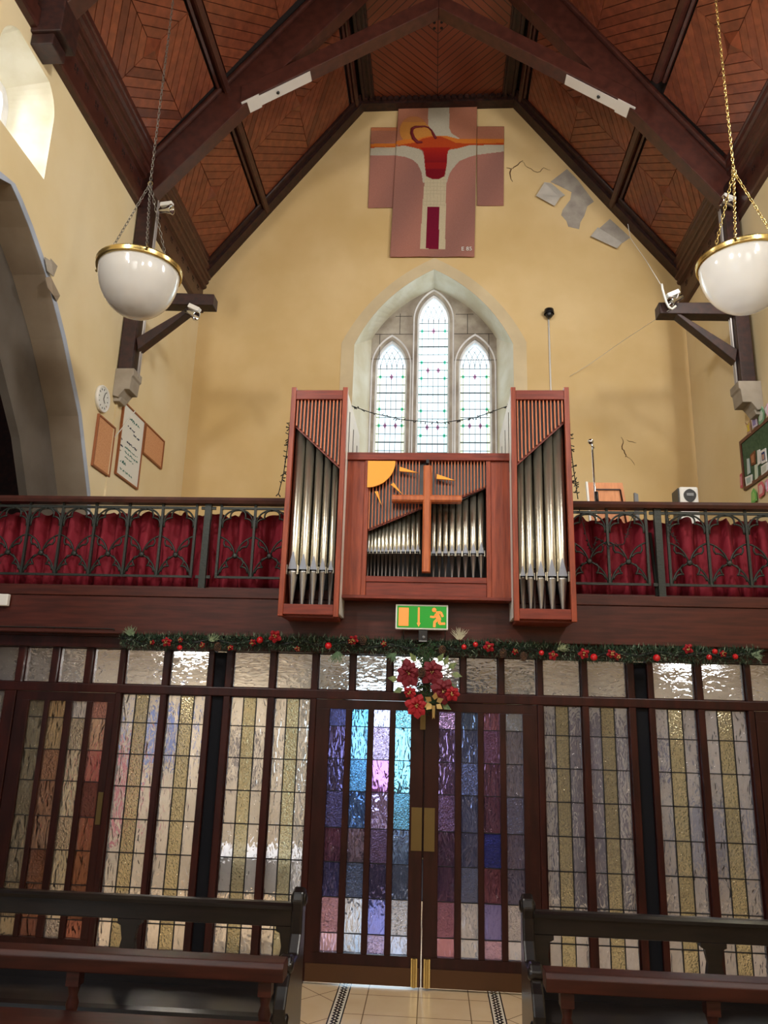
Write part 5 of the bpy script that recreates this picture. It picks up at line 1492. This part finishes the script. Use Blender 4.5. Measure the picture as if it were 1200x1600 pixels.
def flower(c, r, parent, mat, seed, name='poinsettia', n_=7, nrm_=Vector((0, -1, 0))):
    q = random.Random(seed); t0 = q.uniform(0, 6); root = None
    for ring, (rr, tilt) in enumerate(((1, .25), (.66, .55))):
        m = MB()
        for k in range(n_):
            a = t0+2*PI*k/n_+ring*.45+q.uniform(-.15, .15); ln = r*rr*q.uniform(.85, 1.1)
            d = Vector((math.cos(a), -tilt, math.sin(a))).normalized(); s_ = Vector((-math.sin(a), 0, math.cos(a)))*ln*.40; nb_ = d.cross(s_).normalized()*ln*.08
            P = [c, c+d*ln*.45+s_+Vector((0, .01, 0)), c+d*ln*.8+s_*.6, c+d*ln+Vector((0, .015*q.random(), 0)), c+d*ln*.8-s_*.6, c+d*ln*.45-s_+Vector((0, .01, 0)), c+d*ln*.5+nb_-Vector((0, .012, 0))]
            m.add(P+[p+Vector((0, .003, 0)) for p in P], [(0, 1, 6), (1, 2, 6), (2, 3, 6), (3, 4, 6), (4, 5, 6), (5, 0, 6), (7, 13, 8), (8, 13, 9), (9, 13, 10), (10, 13, 11), (11, 13, 12), (12, 13, 7), (0, 7, 8, 1), (1, 8, 9, 2), (2, 9, 10, 3), (3, 10, 11, 4), (4, 11, 12, 5), (5, 12, 7, 0)])
        o = m.build(name if root is None else 'inner_petals', M[mat], parent if root is None else root)
        if root is None: root = o
    m = MB()
    for k in range(7): m.ball(c+Vector((q.uniform(-.012, .012), -.02, q.uniform(-.012, .012))), .005, 6)
    m.build('flower_centre', M['gold_leaf'], root)
    return root
for i, (px, py, r) in enumerate(((261, 1003, .040), (430, 995, .055), (316, 1008, .026), (360, 1012, .026), (465, 1014, .024), (553, 1000, .040), (764, 1011, .045), (864, 1024, .038), (912, 1022, .048), (965, 1026, .03), (1074, 1014, .042), (548, 1002, .03), (282, 1000, .022), (395, 1004, .028), (600, 1006, .026), (805, 1018, .026), (955, 1022, .036), (1130, 1022, .028), (238, 1004, .022))):
    flower(A(px, py, gy-.07), r, gt, 'petal', 20+i, 'red_bow', 5)
for i, (px, py) in enumerate(((513, 1009), (743, 1007), (846, 1020), (928, 1027), (1108, 1027), (1117, 1018), (406, 1000), (281, 1012), (1149, 1026), (1026, 1028), (725, 1011))):
    m = MB(); m.ball(A(px, py, gy-.075), .020 if i % 3 else .026, 12); m.build('bauble', M['bauble'], gt)
def pinecone(c, r, parent):
    m = MB()
    for j in range(7):
        h = (j/6-.5)*r*2.4; rr = r*math.sqrt(max(.1, 1-(abs(j/6-.45)*1.7)**2))
        for k in range(8):
            a = 2*PI*k/8+j*.4; d = Vector((math.cos(a), math.sin(a), .35)); b0 = c+Vector((0, 0, h))
            s_ = Vector((-math.sin(a), math.cos(a), 0))*r*.3
            P = [b0+d*rr*.3, b0+d*rr*.8+s_, b0+d*rr*1.1, b0+d*rr*.8-s_]; m.hexa(P, [p+Vector((0, 0, .006)) for p in P])
    m.build('pine_cone', M['cone'], parent)
for px, py in ((786, 1022), (340, 1012), (818, 1027), (567, 1002), (691, 1017)): pinecone(A(px, py, gy-.06), .026, gt)
# hanging spray in the middle
sy = GY-.12
st = thing('poinsettia_spray', A(665, 1040, sy), 'hanging spray of large dark red poinsettias with gold leaves over the double doors', 'flower spray')
q = MB(); q.tube([A(664, 1010, sy+.04), A(662, 1050, sy+.04), A(664, 1085, sy+.04), A(668, 1118, sy+.03)], .01, 6); q.build('stem', M['wire'], st)
m = MB(); r_ = random.Random(4)
stem = [A(664, y_, sy+.03) for y_ in range(1010, 1112, 3)]
for i in range(900):
    b0 = stem[r_.randrange(len(stem))]+Vector((r_.uniform(-.05, .08), r_.uniform(-.03, .03), r_.uniform(-.03, .03)))
    d = Vector((r_.uniform(-1, 1), r_.uniform(-.5, .3), r_.uniform(-1, .6))).normalized(); l = r_.uniform(.03, .06); s_ = d.cross(Vector((0, 1, 0))).normalized()*.003
    m.add([b0-s_, b0+s_, b0+d*l], [(0, 1, 2)], col=lin((30+r_.random()*30, 50+r_.random()*30, 36)))
nn = m.build('pine_needles', M['needle'], st); nn['kind'] = 'stuff'
for i, (px, py, r, mt) in enumerate(((638, 1052, .105, 'petal_dark'), (675, 1050, .105, 'petal_dark'), (693, 1080, .10, 'petal_dark'), (651, 1103, .09, 'petal'), (640, 1082, .05, 'petal'), (706, 1084, .06, 'petal'))):
    flower(A(px, py, sy-.04-.01*i), r, st, mt, 40+i)
def leaf_(c, a, l, mat, parent, name='gold_leaf', w_=.35):
    d = Vector((math.cos(a), -.2, math.sin(a))); s_ = Vector((-math.sin(a), 0, math.cos(a)))*l*w_/2
    P = [c, c+d*l*.4+s_, c+d*l, c+d*l*.4-s_]; m = MB(); m.hexa(P, [p+Vector((0, .004, 0)) for p in P]); m.build(name, M[mat], parent)
c = A(678, 1098, sy-.09)
for k, a in enumerate((2.6, .4, -.6, 1.4, 3.6, -2.4)): leaf_(c+Vector((.02*math.cos(a), 0, .02*math.sin(a))), a, .055, 'gold_leaf', st, w_=.8)
m = MB(); m.prism([(c.x-.012, c.z-.02), (c.x+.010, c.z-.02), (c.x+.006, c.z-.115), (c.x, c.z-.10), (c.x-.010, c.z-.115)], 1, sy-.095, sy-.088); m.build('ribbon_tail', M['gold_leaf'], st)
M['leaf'] = noisy('variegated_leaf', (64, 92, 52), (130, 140, 90), 40, rough=.5)
for k, (px, py, a) in enumerate(((700, 1045, .6), (706, 1052, -.3), (698, 1062, -1), (694, 1040, 1.2), (630, 1075, 3.6), (622, 1062, 3.0), (650, 1034, 2.2), (704, 1066, -1.2), (640, 1040, 2.6), (684, 1035, 1.0), (668, 1092, -1.7), (690, 1100, -.5))):
    leaf_(A(px, py, sy-.05), a, .08, 'leaf', st, 'green_leaf', .6)
pinecone(A(659, 1052, sy-.09), .028, st)

# ================================================================ PEWS AND THE TURNED RAILS BEFORE THEM
def pew(x0, x1, yb, zt_, endx, side, label):
    """bench facing the photographer: back rail, seat, splats, scrolled end"""
    t = thing('church_pew', ((x0+x1)/2, yb, 0), label, 'pew')
    m = MB(); m.box(x0, x1, yb-.02, yb+.02, zt_-.105, zt_); m.build('back_rail', M['pew'], t, bevel=.006)
    m = MB(); m.prism([(yb-.035, zt_-.018), (yb+.035, zt_-.018), (yb+.04, zt_), (yb+.02, zt_+.012), (yb-.02, zt_+.012), (yb-.04, zt_)], 0, x0, x1); m.build('cap_moulding', M['pew'], t)
    m = MB(); m.box(x0, x1, yb-.02, yb+.02, .40, zt_-.34); m.build('lower_back_rail', M['pew'], t, bevel=.006)
    gap_ = abs(atx(202, 1460, yb)-atx(451, 1460, yb)) if side < 0 else abs(atx(1113, 1470, yb)-atx(845, 1470, yb))
    d = 1 if side > 0 else -1; first = atx(451, 1460, yb) if side < 0 else atx(845, 1470, yb)
    pos = [first+d*gap_*i for i in range(4)]
    for c in pos:
        if not (x0-.02 < c < x1+.02): continue
        w_ = .055; m = MB(); pr = []
        zs = [zt_-.10, zt_-.125, zt_-.135, zt_-.16, zt_-.20, zt_-.24, zt_-.28, zt_-.345]
        ws = [.066, .066, .046, .042, .034, .042, .048, .048]
        pr = [(c-a, z) for a, z in zip(ws, zs)]+[(c+a, z) for a, z in zip(ws[::-1], zs[::-1])]
        m.prism(pr, 1, yb-.018, yb+.018); m.build('back_splat', M['pew'], t)
    m = MB(); m.prism([(yb, .46), (yb-.36, .475), (yb-.40, .47), (yb-.41, .45), (yb-.40, .43), (yb, .425)], 0, x0, x1); m.build('seat', M['pew'], t)
    for c in pos:
        if not (x0-.02 < c < x1+.02): continue
        m = MB(); m.prism([(yb+.02, 0), (yb-.06, 0), (yb-.06, .2), (yb-.12, .36), (yb-.36, .38), (yb-.38, .43), (yb+.02, .43)], 0, c-.03, c+.03); m.build('leg', M['pew'], t)
    # scrolled bench end
    e0, e1 = (endx-.03, endx+.03)
    pr = [(yb+.06, 0), (yb-.44, 0), (yb-.44, .06), (yb-.38, .12), (yb-.37, .36), (yb-.43, .44), (yb-.44, .52), (yb-.39, .60), (yb-.34, .64), (yb-.36, .68), (yb-.33, .715), (yb-.28, .71), (yb-.22, .66), (yb-.12, .66), (yb-.06, .74), (yb-.055, zt_-.02), (yb-.07, zt_+.03), (yb-.05, zt_+.075), (yb, zt_+.09), (yb+.05, zt_+.07), (yb+.065, zt_+.02), (yb+.05, zt_-.05), (yb+.06, .5)]
    m = MB(); m.prism(pr, 0, e0, e1); m.build('bench_end', M['pew'], t, bevel=.01)
    for zz, yy, rr in ((zt_+.03, yb, .035), (.67, yb-.33, .028), (.46, yb-.40, .03)):
        m = MB(); m.lathe([(.001, -.042), (rr*.6, -.042), (rr, -.034), (rr, .034), (rr*.6, .042), (.001, .042)], (endx, yy, zz), 14, ax=0); m.build('scroll_boss', M['pew'], t)
    return t
pew(XL+.05, -.735, 4.40, .865, -.705, -1, 'black bench pew on the left side of the aisle, facing away from the glazed doors')
pew(.54, XR-.05, 4.48, .865, .515, 1, 'black bench pew on the right side of the aisle, facing away from the glazed doors')
def turned(x, y, z0, z1, parent):
    H = z1-z0; m = MB(); pr = [(.016, 0), (.024, .03), (.016, .06), (.024, .10), (.020, .2), (.026, .45), (.030, .58), (.022, .66), (.028, .70), (.018, .74), (.026, .78), (.026, .80)]
    m.lathe([(r, z0+H*(h+.13)) for r, h in pr], (x, y, 0), 12); m.box(x-.028, x+.028, y-.028, y+.028, z0+H*.92, z1); m.lathe([(.02, 0), (.016, H*.13)], (x, y, z0), 12); m.build('turned_baluster', M['desk'], parent)
def desk(x0, x1, y, zt_, sx_, label):
    t = thing('kneeler_rail', ((x0+x1)/2, y, 0), label, 'rail')
    m = MB(); m.prism([(y-.05, zt_-.075), (y+.05, zt_-.075), (y+.055, zt_-.01), (y+.045, zt_), (y-.045, zt_), (y-.06, zt_-.02)], 0, x0, x1); m.build('top_rail', M['desk'], t, bevel=.004)
    for x in sx_: turned(x, y, .0, zt_-.075, t)
    zl = atz(100, 1586, y-.28)-.07
    m = MB(); m.prism([(y-.33, zl-.05), (y-.02, zl-.085), (y-.02, zl-.055), (y-.33, zl-.0)], 0, x0+.03, x1-.03) if False else m.box(x0+.04, x1-.04, y-.28, y-.035, zl-.03, zl); m.build('lower_shelf', M['desk'], t, bevel=.004)
    return t
yd = 3.56
desk(XL+.1, atx(447, 1500, yd), yd, atz(200, 1487, yd), [atx(115, 1550, yd), atx(415, 1550, yd), atx(115, 1550, yd)-1.05], 'red-brown rail on turned balusters before the left pew')
desk(atx(850, 1512, yd+.05), XR-.1, yd+.05, atz(900, 1516, yd+.05), [atx(885, 1560, yd+.05), atx(1112, 1580, yd+.05), atx(1112, 1580, yd)+.7], 'red-brown rail on turned balusters before the right pew')
